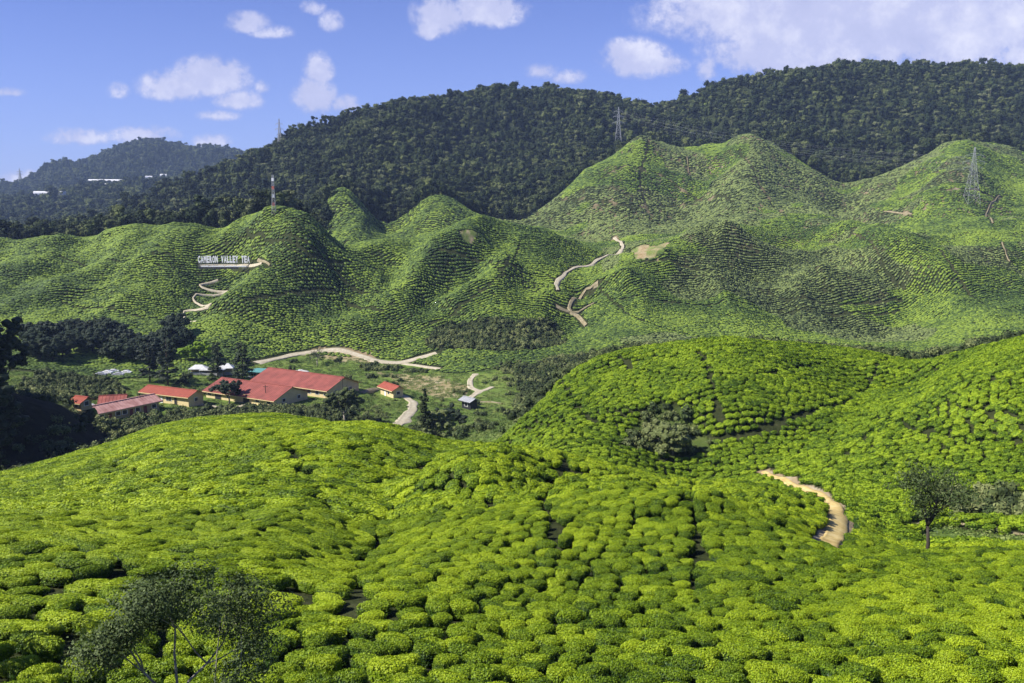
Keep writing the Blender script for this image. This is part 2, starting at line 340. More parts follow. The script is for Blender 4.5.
# spurs (+) and gullies (-), drawn where they lie on the hillsides: points, height, half width
SPURS = [
 ([(246,231),(271,241),(307,254),(335,271),(398,292)], 9, 20), ([(307,256),(277,279),(246,307),(225,322)], 11, 22),
 ([(322,226),(348,248),(373,259),(384,275)], -7, 12), ([(200,236),(175,258),(140,290),(110,318)], 8, 22),
 ([(150,236),(120,262),(80,285),(40,300)], 7, 20), ([(70,244),(40,262),(0,282)], 6, 20), ([(235,250),(215,290),(190,325)], -6, 16),
 ([(120,245),(90,262),(30,280)], -5, 13), ([(60,246),(90,290),(110,330)], -4, 20),
 ([(518,226),(466,259),(420,292),(370,330)], 13, 22), ([(494,260),(447,285),(415,312)], 5, 13), ([(512,276),(475,302),(440,320)], 10, 15),
 ([(500,250),(475,280),(440,302),(400,330)], -6, 11), ([(545,228),(530,262),(545,290),(565,310)], 6, 20), ([(620,246),(575,275),(565,296)], -6, 16),
 ([(590,292),(580,312),(560,335)], -8, 13), ([(430,235),(400,262),(385,290),(330,310)], -6, 16), ([(430,230),(400,243),(385,258)], 6, 14),
 ([(285,213),(290,228),(300,245)], 5, 16),
 ([(724,245),(660,280),(617,303)], 10, 26), ([(712,252),(790,268),(857,296)], 9, 22), ([(811,200),(848,225),(880,255),(898,285)], 15, 28),
 ([(923,285),(890,312),(860,325)], -8, 20), ([(1024,250),(960,268),(920,290)], 8, 24), ([(800,245),(740,235),(700,230)], -5, 18),
 ([(723,154),(690,192),(678,217)], -14, 24), ([(800,165),(785,190),(800,215)], -10, 26), ([(648,140),(620,170),(600,200)], 8, 26), ([(755,140),(745,170),(740,205)], 9, 30),
 ([(640,150),(655,180),(640,215)], -7, 22), ([(845,190),(850,215),(870,240)], -16, 22), ([(968,145),(960,180),(930,215)], 10, 30), ([(985,150),(1010,190),(1024,215)], -9, 26),
 ([(900,172),(910,200),(890,225)], -7, 20), ([(700,235),(640,262),(600,285)], 5, 30), ([(350,197),(335,208),(325,220)], 8, 16), ([(400,210),(385,225)], -8, 16),
 ([(915,363),(860,392),(800,420),(730,446),(650,462)], -5.5, 13), ([(740,352),(730,385),(735,420)], 3, 16), ([(600,362),(570,400),(530,432)], -2.5, 12), ([(900,368),(960,385),(1024,400)], 1.5, 10),
 ([(1024,420),(950,450),(880,480)], -2.0, 10), ([(660,404),(672,425),(690,450)], -3, 8),
 ([(566,449),(560,470),(545,500)], -2.6, 4), ([(530,458),(480,480),(430,505)], 2.4, 7), ([(640,462),(700,490),(760,520)], -1.6, 6), ([(600,460),(650,500),(720,540)], 2.0, 8), ([(395,440),(330,465),(270,480)], 1.4, 9), ([(420,470),(380,520),(350,600)], -1.5, 4),
 ([(60,540),(150,530),(250,535)], -1.2, 8), ([(300,620),(450,570),(620,550)], 1.0, 7),
 ([(330,380),(400,395)], 0, 10)]
for pts, A, w in SPURS:
    if A == 0: continue
    W3 = [base_hit(*p) for p in pts]; d, t = seg_profile(W3, w)
    x = d/w; prof = np.where(A > 0, 1/(1+x*x*1.2+x**4*.5), np.exp(-x*x))
    end = sstep(-.0, .15, t+.05)*1.0*(1-.6*sstep(.85, 1, t))
    GZ = GZ + A*prof*end*np.exp(-np.maximum(d-w*3, 0)/w)
# natural roughness
GV = GX/np.maximum(GY, 24)
def interval(a, b, c, d): return sstep(a, b, GY)*(1-sstep(c, d, GY))
mid_amp = interval(370, 440, 900, 980)
GZ += mid_amp*((ridged(GX/85, GY/110, 3)-.45)*6.0+(ridged(GX/42, GY/50, 33, 2)-.5)*3.5) + mid_amp*fbm(GX/26, GY/30, 21)*1.8
GZ += interval(880, 1000, 1500, 1800)*((ridged(GX/170, GY/150, 9)-.45)*36*(1-.6*sstep(1080, 1180, GY)) + fbm(GX/60, GY/60, 5)*4)
GZ += sstep(1800, 2200, GY)*((ridged(GX/300, GY/330, 14)-.45)*28*(1-.5*sstep(2800, 2950, GY)) + fbm(GX/110, GY/110, 8)*8)
GZ += interval(24, 40, 200, 230)*fbm(GX/13, GY/13, 31)*.55 + interval(10, 20, 90, 120)*fbm(GX/5, GY/5, 36)*.22
GZ += interval(150, 210, 380, 420)*fbm(GX/16, GY/16, 41)*.4
LSLOPE = interval(140, 160, 215, 235)*(GV < -.33)
GZ += LSLOPE*(fbm(GX/9, GY/9, 51)*1.6)

def hgt(X, Y):
    X = np.asarray(X, float); Y = np.asarray(Y, float)
    s = np.log(np.maximum(Y+AP, 10.001)); u = X/np.maximum(Y+AP, 10)
    return bil(GZ, (s-GS[0])/(GS[1]-GS[0]), (u-GU[0])/(GU[1]-GU[0]))
def hit(px, py, dmin=20, dmax=4600):
    p = base_hit(px, py, dmin, dmax, True); return Vector(p)
def ground_at(x, y): return float(hgt(np.array([x]), np.array([y]))[0])
def unproj(px, py, D):
    u, v = uv_of(px, py); return Vector((float(u)*D, D, float(v)*D))
def on_plane(px, py, z):
    u, v = uv_of(px, py); D = z/float(v); return Vector((float(u)*D, D, z))
def pix(x, y, z):
    c, s = math.cos(PITCH), math.sin(PITCH)
    f = y*c-z*s; up = y*s+z*c
    return W0/2+F*x/f, H0/2-F*up/f

# flatten pads under the buildings later: list of (x, y, radius, z)
def flatten(x, y, r, z=None, soft=1.6):
    global GZ
    if z is None: z = ground_at(x, y)
    d = np.hypot(GX-x, GY-y); k = 1-sstep(r, r*soft, d); GZ = GZ*(1-k)+z*k
    return z

# visibility table from the camera position and a little to its sides
VU = np.linspace(-.75, .75, 751); VL = np.linspace(math.log(12), math.log(4600), 1800)
def vis_tables():
    out = []
    vl, vu = np.meshgrid(VL, VU, indexing='ij'); D = np.exp(vl)
    for cx, cz in ((0, 0), (-4, .5), (4, .5)):
        v = (hgt(vu*D+cx, D)-cz)/D
        out.append((cx, cz, np.maximum.accumulate(v, 0)))
    return out
def visible(x, y, z, top, T):
    ok = np.zeros(len(x), bool)
    for cx, cz, cum in T:
        u = (x-cx)/np.maximum(y, 1); D = np.maximum(y, 12)
        c = bil(cum, (np.log(D*.985)-VL[0])/(VL[1]-VL[0]), (u-VU[0])/(VU[1]-VU[0]))
        ok |= ((z+top-cz)/D >= c-.0012) & (np.abs(u) < .66)
    return ok

# ------------------------------------------------------------ level pads for the buildings, then masks
ZV = -59.5
def dist_poly(X, Y, P):
    P = np.array([(p[0], p[1]) for p in P]); best = np.full(np.shape(X), 1e9)
    for a, b in zip(P[:-1], P[1:]):
        ab = b-a; t = np.clip(((X-a[0])*ab[0]+(Y-a[1])*ab[1])/((ab**2).sum()+1e-9), 0, 1)
        best = np.minimum(best, np.hypot(X-a[0]-t*ab[0], Y-a[1]-t*ab[1]))
    return best
# building footprints from the two ends of their front eave (pixels), eave height, depth, storey
BLD = {
 'long_barrack': dict(e0=(98, 414.5), e1=(163, 401), eave=2.6, depth=7.5, rise=1.7),
 'staff_house': dict(e0=(97, 404), e1=(126, 402.5), eave=2.4, depth=7, rise=1.6),
 'cream_block': dict(e0=(138, 392), e1=(188, 398), eave=2.8, depth=8, rise=1.5),
 'shed_front': dict(e0=(202, 391), e1=(274, 401.5), eave=2.2, depth=16.5, rise=3.1, dy=5),
 'shed_back': dict(e0=(250, 380.5), e1=(327, 391.5), eave=2.6, depth=17, rise=3.2, dy=5.5),
 'hut': dict(e0=(377, 386.5), e1=(392, 391.5), eave=2.6, depth=5.5, rise=1.3),
 'small_roof': dict(e0=(67, 402.5), e1=(80, 404), eave=2.0, depth=5, rise=1.1),
 'grey_hut': dict(e0=(458, 400), e1=(470, 403), eave=2.6, depth=4.5, rise=.9),
}
for k, b in BLD.items():
    mx = (b['e0'][0]+b['e1'][0])/2; my = (b['e0'][1]+b['e1'][1])/2
    h = base_hit(mx, my+b.get('dy', 7), 215, 400, True) if k != 'grey_hut' else base_hit(mx, my+6, 215, 400, True)
    z = h[2]; b['z'] = z
    A = on_plane(b['e0'][0], b['e0'][1], z+b['eave']); B = on_plane(b['e1'][0], b['e1'][1], z+b['eave'])
    b['A'] = A; b['B'] = B; d = (B-A); d.z = 0; b['len'] = d.length; b['yaw'] = math.atan2(d.y, d.x)
    n = Vector((-math.sin(b['yaw']), math.cos(b['yaw']), 0)); c = (A+B)/2+n*b['depth']/2
    if b.get('push'): c = c+Vector((c.x, c.y, 0)).normalized()*0
    b['c'] = Vector((c.x, c.y, z))
    P0 = A-n*0; flatten(c.x, c.y, max(b['len'], b['depth'])*.56, z, 1.5)

# ------------------------------------------------------------ roads and tracks (pixel points, width)
def track_pts(pix_pts, dmin=20, step=1.2, dmax=4600):
    P = [hit(px, py, dmin, dmax) for px, py in pix_pts]
    Q = []
    n = len(P)
    for i in range(n-1):
        p0, p1, p2, p3 = P[max(i-1, 0)], P[i], P[i+1], P[min(i+2, n-1)]
        m = max(2, int((p2-p1).length/step))
        for k in range(m):
            t = k/m
            Q.append(.5*((2*p1)+(-p0+p2)*t+(2*p0-5*p1+4*p2-p3)*t*t+(-p0+3*p1-3*p2+p3)*t**3))
    Q.append(P[-1]); return Q
TRACKS = {
 'near': (track_pts([(764,472),(775,477),(790,484),(806,490),(822,497),(833,508),(838,520),(836,532),(829,543),(826,552),(831,566)], 50, 1.0), [.9,1.0,1.2,1.5,1.9,2.2,2.1,1.9,1.8,1.7,1.6]),
 'valley': (track_pts([(256,363),(285,357),(310,352),(335,350),(358,355),(378,361),(400,363),(418,358),(436,353)], 300, 3), 4.6),
 'valley_b': (track_pts([(400,363),(420,366),(440,369)], 300, 3), 2.4),
 'works': (track_pts([(396,394),(410,400),(414,406),(408,416),(398,426),(388,433)], 215, 2, 330), 3.8),
 'hutpath': (track_pts([(360,393),(370,390),(378,389)], 215, 2, 330), 2.5),
 'east': (track_pts([(476,374),(470,382),(474,389),(482,391),(492,387)], 215, 2, 380), 2.6),
 'east_b': (track_pts([(480,391),(474,396),(466,402)], 215, 2, 380), 3.0),
 'east_c': (track_pts([(480,402),(492,402),(503,404)], 215, 2, 380), 1.6),
 'yard': (track_pts([(105,423),(130,419),(160,413)], 215, 2, 330), 2.0),
 'lane': (track_pts([(165,402),(200,405),(230,408),(260,402),(290,400)], 215, 2, 330), 2.2),
 'hill': (track_pts([(615,238),(622,244),(621,251),(603,258),(590,266),(570,271),(563,277),(556,285),(558,291)], 400, 3), 2.1),
 'wash': (track_pts([(598,283),(590,290),(582,297),(570,309),(578,316),(586,326)], 400, 4), 1.7),
 'wash_b': (track_pts([(556,306),(566,311),(578,313),(594,304)], 400, 4), 1.1),
 'zig': (track_pts([(218,281),(203,285),(202,288),(228,292),(205,296),(193,299),(211,305),(190,311),(183,316),(197,322)], 380, 3), .8),
 'spurpath': (track_pts([(258,260),(264,262),(270,266)], 380, 4), .8),
 'terrace': (track_pts([(200,266.5),(215,266),(232,266),(252,266),(262,264)], 380, 4), .6),
 'east_track': (track_pts([(905,531),(925,522),(945,521),(965,525),(990,529),(1010,533),(1040,539)], 62, 1.5), .4),
 'far_a': (track_pts([(884,212),(897,213),(912,215)], 500, 6), .7),
 'far_b': (track_pts([(1000,196),(990,206),(986,217),(993,224)], 500, 6), .8),
 'far_c': (track_pts([(1002,243),(1006,255),(1010,262)], 420, 5), .5),
 'far_d': (track_pts([(687,157),(688,165),(689,173)], 600, 6), .6),
}

# ------------------------------------------------------------ zones
def px_of(X, Y, Z):
    c, s = math.cos(PITCH), math.sin(PITCH); f = np.maximum(Y*c-Z*s, .1); return W0/2+F*X/f, H0/2-F*(Y*s+Z*c)/f
def forest_line(u):
    """distance at which the tea ends and the rain forest begins"""
    px = u*F+W0/2; a = layer_D(9, u)*1.04; b = layer_D(11, u)*1.005
    k = sstep(318, 335, px); return a*(1-k)+b*k
def inpoly(px, py, poly):
    c = np.zeros(np.shape(px), bool); n = len(poly)
    for i in range(n):
        x0, y0 = poly[i]; x1, y1 = poly[(i+1) % n]
        m = ((y0 > py) != (y1 > py)); m &= px < (x1-x0)*(py-y0)/((y1-y0) if y1 != y0 else 1e-9)+x0; c ^= m
    return c
def world_poly(pts, dmin=20, dmax=4600):
    return [tuple(base_hit(px, py, dmin, dmax, True)[:2]) for px, py in pts]
WP = {
 'mscrub': world_poly([(638,422),(648,408),(668,404),(686,412),(696,424),(708,438),(716,452),(690,458),(640,452),(618,446)], 90),
 'rscrub': world_poly([(935,500),(960,492),(1010,492),(1024,500),(1060,520),(1024,520),(950,520)], 70),
 'rgrass': world_poly([(905,536),(940,526),(1060,542),(1060,556),(985,548),(930,545)], 60),
 'ryel': world_poly([(985,465),(1060,455),(1060,500),(1010,488)], 70),
 'ravine': world_poly([(425,340),(440,326),(480,319),(520,324),(548,318),(560,330),(566,344),(540,350),(500,352),(430,350)], 330, 480),
 'shade1': world_poly([(488,262),(500,262),(530,275),(552,288),(545,296),(520,285),(500,276)], 380),
 'slip': world_poly([(630,252),(645,244),(668,243),(664,252),(648,259),(634,260)], 380),
 'bare': world_poly([(458,231),(470,229),(478,233),(472,243),(462,242)], 380),
 'dullsq': world_poly([(712,250),(725,244),(800,262),(860,296),(850,300),(680,300),(660,285)], 380),
}
def zone(X, Y, Z):
    """0 tea, 1 valley grass, 2 shrubs, 3 forest, 4 bare or grassy gap"""
    u = X/np.maximum(Y, 24); z = np.zeros(X.shape, int)
    px = u*F+W0/2
    crest = layer_D(2, u); left = px < 478+0*px
    mcrest = layer_D(5, u)
    foot = layer_D(7, u)
    beyond = (Y > crest*1.03)
    v1 = left & beyond & (Y < foot*.99); z[v1] = 1
    v2 = (~left) & (Y > mcrest*1.04) & (Y < foot*.97); z[v2] = 2
    v3 = (~left) & (px < 520) & (Y > 205) & (Y < foot*.99); z[v3] = 1
    z[(~left) & (px < 520) & (Y > mcrest*1.02) & (Y < foot*.99)] = 1
    z[Y > forest_line(u)] = 3
    for k, c in (('mscrub', 2), ('rscrub', 2), ('rgrass', 4), ('ravine', 2), ('slip', 4), ('bare', 4)):
        z[inpoly(X, Y, WP[k])] = c
    return z

ZN = zone(GX, GY, GZ)
nz = fbm(GX/11, GY/11, 61, 3)
dirt = np.zeros(GX.shape); grass = np.where((ZN == 1) | (ZN == 4), 1.0, 0.0); wood = np.where((ZN == 3) | (ZN == 2), 1.0, 0.0)
bare_pale = np.zeros(GX.shape)
for k in ('slip', 'bare'):
    mk = inpoly(GX+nz*4, GY+nz*9, WP[k]); bare_pale[mk] = np.clip(.55+1.6*fbm(GX/4, GY/7, 67, 3), .1, .9)[mk]
# sandy worn ground round the works track and the valley road
for poly, dm, dx in (([(395,380),(420,375),(450,378),(470,386),(465,397),(440,400),(420,396),(405,388)], 215, 400),
             ([(290,356),(320,347),(345,346),(370,352),(378,362),(350,362),(330,356)], 300, 420),
             ([(376,372),(410,372),(420,378),(400,384)], 215, 420)):
    m = inpoly(GX+nz*3, GY+nz*6, world_poly(poly, dm, dx)); bare_pale[m] = np.maximum(bare_pale[m], .75)
dirt = np.maximum(dirt, bare_pale)
dry = interval(420, 620, 900, 960)*sstep(-.02, .12, GV)*sstep(.0, .5, fbm(GX/5, GY/9, 65, 3)+.35*fbm(GX/50, GY/60, 66))
dirt = np.maximum(dirt, dry*.55*(ZN == 0))
NT = TRACKS['near'][0]; ntd = dist_poly(GX, GY, [(q.x, q.y) for q in NT[::3]]); dirt[(ntd < 1.25+nz*.4) & (GY > 50)] = .95
LEFT_SHADE = ((GV*F+W0/2) < 118) & (GY > 140) & (GY < 215)  # left bank: soil colour darkened to carry the shade lying there
shade_soil = np.where(LEFT_SHADE, 1.0, 0.0)
grass[(ZN == 2) & (GY < 210)] = .6; wood[(ZN == 2) & (GY < 210)] = .3

# ------------------------------------------------------------ ground material and mesh
def ground_material():
    m, nt, N, L = new_mat('ground')
    at = N('ShaderNodeAttribute'); at.attribute_name = 'mask'; sp = N('ShaderNodeSeparateColor'); L(at.outputs['Color'], sp.inputs[0])
    at2 = N('ShaderNodeAttribute'); at2.attribute_name = 'shadesoil'
    ge = N('ShaderNodeNewGeometry')
    def nse(sc, det=6, off=0):
        n = N('ShaderNodeTexNoise'); n.inputs['Scale'].default_value = sc; n.inputs['Detail'].default_value = det; n.inputs['Roughness'].default_value = .65
        L(ge.outputs['Position'], n.inputs['Vector']); return n.outputs[0]
    def ramp(f, stops):
        r = N('ShaderNodeValToRGB'); e = r.color_ramp.elements
        e[0].position, e[0].color = stops[0][0], stops[0][1]+(1,); e[1].position, e[1].color = stops[-1][0], stops[-1][1]+(1,)
        for p, c in stops[1:-1]:
            k = r.color_ramp.elements.new(p); k.color = c+(1,)
        L(f, r.inputs[0]); return r.outputs[0]
    def mix(f, a, b):
        x = N('ShaderNodeMixRGB'); L(f, x.inputs[0]); L(a, x.inputs[1]); L(b, x.inputs[2]); return x.outputs[0]
    soil = ramp(nse(.9), [(.3, (.018, .025, .008)), (.55, (.036, .044, .015)), (.75, (.065, .064, .028))])
    gr = ramp(nse(.12, 8), [(.3, (.055, .095, .020)), (.5, (.115, .175, .032)), (.7, (.19, .23, .06))])
    wd = ramp(nse(.3), [(.3, (.012, .018, .008)), (.7, (.035, .045, .018))])
    dt = ramp(nse(.2, 8), [(.3, (.24, .16, .08)), (.55, (.38, .30, .18)), (.75, (.54, .47, .34))])
    dk = ramp(nse(.5, 8), [(.3, (.010, .010, .006)), (.6, (.026, .026, .014)), (.8, (.06, .055, .035))])  # bare soil with the bank's shade mixed into its colour
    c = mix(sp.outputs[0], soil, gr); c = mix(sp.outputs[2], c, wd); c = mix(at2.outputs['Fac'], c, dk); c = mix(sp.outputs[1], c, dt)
    b = N('ShaderNodeBsdfPrincipled'); b.inputs['Roughness'].default_value = .95; b.inputs['Specular IOR Level'].default_value = .1
    L(c, b.inputs['Base Color'])
    bp = N('ShaderNodeBump'); bp.inputs['Distance'].default_value = .5; bp.inputs['Strength'].default_value = .7; L(nse(1.1, 5), bp.inputs['Height']); L(bp.outputs[0], b.inputs['Normal'])
    o = N('ShaderNodeOutputMaterial'); L(b.outputs[0], o.inputs[0]); return m
M_GROUND = ground_material()
def build_ground():
    ni, nj = GX.shape
    V = np.stack([GX, GY, GZ], -1).reshape(-1, 3)
    idx = np.arange(ni*nj).reshape(ni, nj)
    Fq = np.stack([idx[:-1, :-1], idx[:-1, 1:], idx[1:, 1:], idx[1:, :-1]], -1).reshape(-1, 4)
    mask = np.stack([grass, dirt, wood, np.ones_like(grass)], -1).reshape(-1, 4)
    me = mesh_np('ground', V, Fq, M_GROUND, True, {'mask': mask, 'shadesoil': shade_soil.ravel()})
    tag(link('ground', me), kind='structure')
build_ground()

# ------------------------------------------------------------ haze
def haze():
    zmin = GZ.min()-1.5; zmax = max(GZ.max(), 5)+22
    me = MB().box(-5200, 5200, -80, 4900, zmin, zmax).mesh('haze', None)
    m, nt, N, L = new_mat('haze'); p = N('ShaderNodeVolumePrincipled'); p.inputs['Color'].default_value = (.48, .65, 1.0, 1)
    p.inputs['Density'].default_value = HAZE; p.inputs['Anisotropy'].default_value = .0
    o = N('ShaderNodeOutputMaterial'); L(p.outputs[0], o.inputs['Volume']); me.materials.append(m)
    h = link('haze', me); tag(h, kind='stuff', label='thin blue haze over the valley and the far mountain')
HAZE = .000082
haze()

# ------------------------------------------------------------ track meshes
def track_material(name, a, b, c):
    m, nt, N, L = new_mat(name); ge = N('ShaderNodeNewGeometry')
    n = N('ShaderNodeTexNoise'); n.inputs['Scale'].default_value = .8; n.inputs['Detail'].default_value = 9; n.inputs['Roughness'].default_value = .7; L(ge.outputs['Position'], n.inputs['Vector'])
    r = N('ShaderNodeValToRGB'); e = r.color_ramp.elements; e[0].position = .3; e[0].color = a+(1,); e[1].position = .72; e[1].color = c+(1,); k = r.color_ramp.elements.new(.5); k.color = b+(1,)
    at = N('ShaderNodeAttribute'); at.attribute_name = 'rut'
    L(n.outputs[0], r.inputs[0]); d = N('ShaderNodeMixRGB'); d.inputs[2].default_value = tuple(x*.62 for x in b)+(1,); L(at.outputs['Fac'], d.inputs[0]); L(r.outputs[0], d.inputs[1])
    p = N('ShaderNodeBsdfPrincipled'); p.inputs['Roughness'].default_value = .95; p.inputs['Specular IOR Level'].default_value = .1; L(d.outputs[0], p.inputs['Base Color'])
    bp = N('ShaderNodeBump'); bp.inputs['Distance'].default_value = .12; L(n.outputs[0], bp.inputs['Height']); L(bp.outputs[0], p.inputs['Normal'])
    o = N('ShaderNodeOutputMaterial'); L(p.outputs[0], o.inputs[0]); return m
M_TRACK = track_material('dirt_track', (.38, .26, .10), (.60, .45, .17), (.70, .57, .29))
M_PALE = track_material('pale_dirt_road', (.30, .26, .17), (.44, .39, .28), (.56, .52, .41))
M_WASH = track_material('washed_soil', (.14, .12, .06), (.26, .22, .13), (.42, .37, .26))
def strip(name, key, mat, lift, label=None, rough=.6, wscale=1.0):
    Q, w = TRACKS[key]; n = len(Q); V = []; rut = []; K = 9
    for i, p in enumerate(Q):
        t = (Q[min(i+1, n-1)]-Q[max(i-1, 0)]); t.z = 0; t.normalize(); s = Vector((t.y, -t.x, 0))
        hw = (w if not hasattr(w, '__len__') else float(np.interp(i/(n-1)*(len(w)-1), range(len(w)), w)))*.5*wscale
        if hasattr(w, '__len__'): hw *= 1.0
        for k in range(K):
            f = (k/(K-1)-.5)*2; ff = f*hw*(1+rough*(vnoise(np.array([i*.31]), np.array([f*3.0+7]), 5)[0]-.5)*2)
            q = p+s*ff; z = ground_at(q.x, q.y)
            V.append((q.x, q.y, z+(lift if 0 < k < K-1 else -.3)))
            rut.append(max(0, 1-abs(abs(f)-.45)/.16)*.75)
    V = np.array(V); idx = np.arange(n*K).reshape(n, K)
    Fq = np.stack([idx[:-1, :-1], idx[:-1, 1:], idx[1:, 1:], idx[1:, :-1]], -1).reshape(-1, 4)
    o = link(name, mesh_np(name, V, Fq, mat, True, {'rut': np.array(rut)})); tag(o, kind='structure')
    if label: o['label'] = label

strip('dirt_track', 'near', M_TRACK, .10, rough=.2)
for k in ('valley', 'valley_b', 'works', 'east', 'east_b', 'lane', 'hill'):
    strip('dirt_road', k, M_PALE, .18 if k != 'hill' else .6)
for k in ('hutpath', 'east_c', 'yard', 'zig', 'spurpath', 'terrace', 'east_track', 'far_a', 'far_b', 'far_c', 'far_d'):
    strip('footpath', k, M_PALE if k in ('zig', 'terrace') else M_WASH, .15 if k in ('hutpath', 'east_c', 'yard', 'east_track') else .7)
for k in ('wash', 'wash_b'):
    strip('washed_gully', k, M_WASH, .6, rough=1.1)

# ------------------------------------------------------------ plants: prototype meshes
def quads(C, Nrm, L, Wd, rng, tilt=.6):
    """leaf-like quads at centres C facing roughly Nrm"""
    n = len(C); Nn = Nrm+rng.normal(0, tilt, (n, 3)); Nn /= np.linalg.norm(Nn, axis=1, keepdims=True)+1e-9
    a = np.cross(Nn, rng.normal(0, 1, (n, 3))); a /= np.linalg.norm(a, axis=1, keepdims=True)+1e-9; b = np.cross(Nn, a)
    L = np.broadcast_to(L, (n,))[:, None]; Wd = np.broadcast_to(Wd, (n,))[:, None]
    fold = Nn*L*.12
    V = np.stack([C-a*L*.5, C+b*Wd*.5+fold*0, C+a*L*.5-fold, C-b*Wd*.5], 1).reshape(-1, 3)
    Fq = np.arange(n*4).reshape(n, 4); return V, Fq
def ico(sub):
    import bmesh
    bm = bmesh.new(); bmesh.ops.create_icosphere(bm, subdivisions=sub, radius=1)
    V = np.array([v.co[:] for v in bm.verts]); Fq = np.array([[v.index for v in f.verts] for f in bm.faces]); bm.free(); return V, Fq
def noise3(P, s, seed):
    return vnoise(P[:, 0]*s+P[:, 2]*s*.7+40, P[:, 1]*s-P[:, 2]*s*.6+40, seed)-.5
def bush_mesh(name, seed, n_leaf, leaf, mat, sub=2, lumps=.16, sx=.56, sy=.46, h=.76):
    """a plucked tea bush: flat-topped lumpy cushion, sides falling to the stems"""
    rng = np.random.default_rng(seed)
    V, Fq = ico(sub)
    def shape(P):
        p = P.copy(); r = np.hypot(p[:, 0], p[:, 1])+1e-6; p[:, :2] *= (r**.62/r)[:, None]
        z = np.sign(p[:, 2])*np.abs(p[:, 2])**.62
        rr = 1+lumps*2*noise3(P*1.0+seed, 1.7, seed)+lumps*1.2*noise3(P+seed, 3.9, seed+3)
        th = np.arctan2(p[:, 1], p[:, 0]); rr = rr*(1+.10*np.cos(3*th+seed)+.07*np.cos(2*th+seed*2.1))
        bul = np.clip(1-.25*np.maximum(-p[:, 2], 0), 0, 1)
        return np.stack([p[:, 0]*sx*rr*bul, p[:, 1]*sy*rr*bul, h*.52+h*.50*z*(1+lumps*.9*noise3(P+seed, 2.6, seed+7))], -1)
    Vc = shape(V)
    core = Vc.copy(); core[:, :2] *= .95; core[:, 2] = np.maximum(core[:, 2]*.96, -.15)
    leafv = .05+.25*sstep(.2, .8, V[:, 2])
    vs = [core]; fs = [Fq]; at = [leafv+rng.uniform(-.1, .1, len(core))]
    if n_leaf:
        P = rng.normal(0, 1, (n_leaf*2, 3)); P /= np.linalg.norm(P, axis=1, keepdims=True)
        P = P[P[:, 2] > -.35]; keep = rng.uniform(0, 1, len(P)) < .45+.55*np.clip(P[:, 2]+.4, 0, 1); P = P[keep][:n_leaf]
        C = shape(P); e = 1e-2
        nr = P*np.array([1/sx, 1/sy, 1/(h*.6)]); nr[:, 2] += .9; nr /= np.linalg.norm(nr, axis=1, keepdims=True)
        C = C+nr*rng.uniform(-.02, .05, (len(C), 1))*(leaf/.06)**.5
        q, f = quads(C, nr, leaf*rng.uniform(.7, 1.4, len(C)), leaf*.5*rng.uniform(.7, 1.3, len(C)), rng, .5 if leaf < .1 else .36)
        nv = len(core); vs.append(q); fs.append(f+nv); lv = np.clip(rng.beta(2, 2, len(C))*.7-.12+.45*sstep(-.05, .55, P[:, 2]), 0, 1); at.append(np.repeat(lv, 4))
    if n_leaf:
        me = mesh_np(name, np.vstack(vs), fs, mat, False, {'leaf': np.concatenate(at)})
    else:
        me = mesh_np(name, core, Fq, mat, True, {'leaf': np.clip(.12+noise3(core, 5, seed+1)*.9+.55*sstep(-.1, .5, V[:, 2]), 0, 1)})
    return me

def crown_mesh(name, seed, blobs, n, leaf, mat, core=True, up=.5, tilt=.42):
    """leaf clumps through a set of ellipsoid boughs (x,y,z,rx,ry,rz)"""
    rng = np.random.default_rng(seed); B = np.array(blobs, float)
    vol = (B[:, 3]*B[:, 4]*B[:, 5])**.67; cnt = rng.multinomial(n, vol/vol.sum()); vs = []; fs = []; at = []; o = 0
    for b, c in zip(B, cnt):
        P = rng.normal(0, 1, (c, 3)); P /= np.linalg.norm(P, axis=1, keepdims=True)+1e-9
        r = rng.uniform(.55, 1.08, (c, 1))*(1+.35*(noise3(P+b[:3], 2.3, seed)[:, None])*2)
        C = b[:3]+P*r*b[3:6]; nr = P.copy(); nr[:, 2] += up
        q, f = quads(C, nr, leaf*rng.uniform(.6, 1.4, c), leaf*.62*rng.uniform(.7, 1.3, c), rng, tilt)
        vs.append(q); fs.append(f+o); o += len(q); tone = rng.uniform(-.16, .16); at.append(np.repeat(np.clip(rng.beta(2, 2, c)+tone, 0, 1), 4))
    if core:
        I, IF = ico(1)
        tri = []
        for b in B:
            q = b[:3]+I*b[3:6]*.72; vs.append(q); tri.append(IF+o); o += len(q); at.append(np.full(len(q), .2))
        fs = [np.vstack(fs), np.vstack(tri)]
    else: fs = [np.vstack(fs)]
    return mesh_np(name, np.vstack(vs), fs, mat, False, {'leaf': np.concatenate(at)})

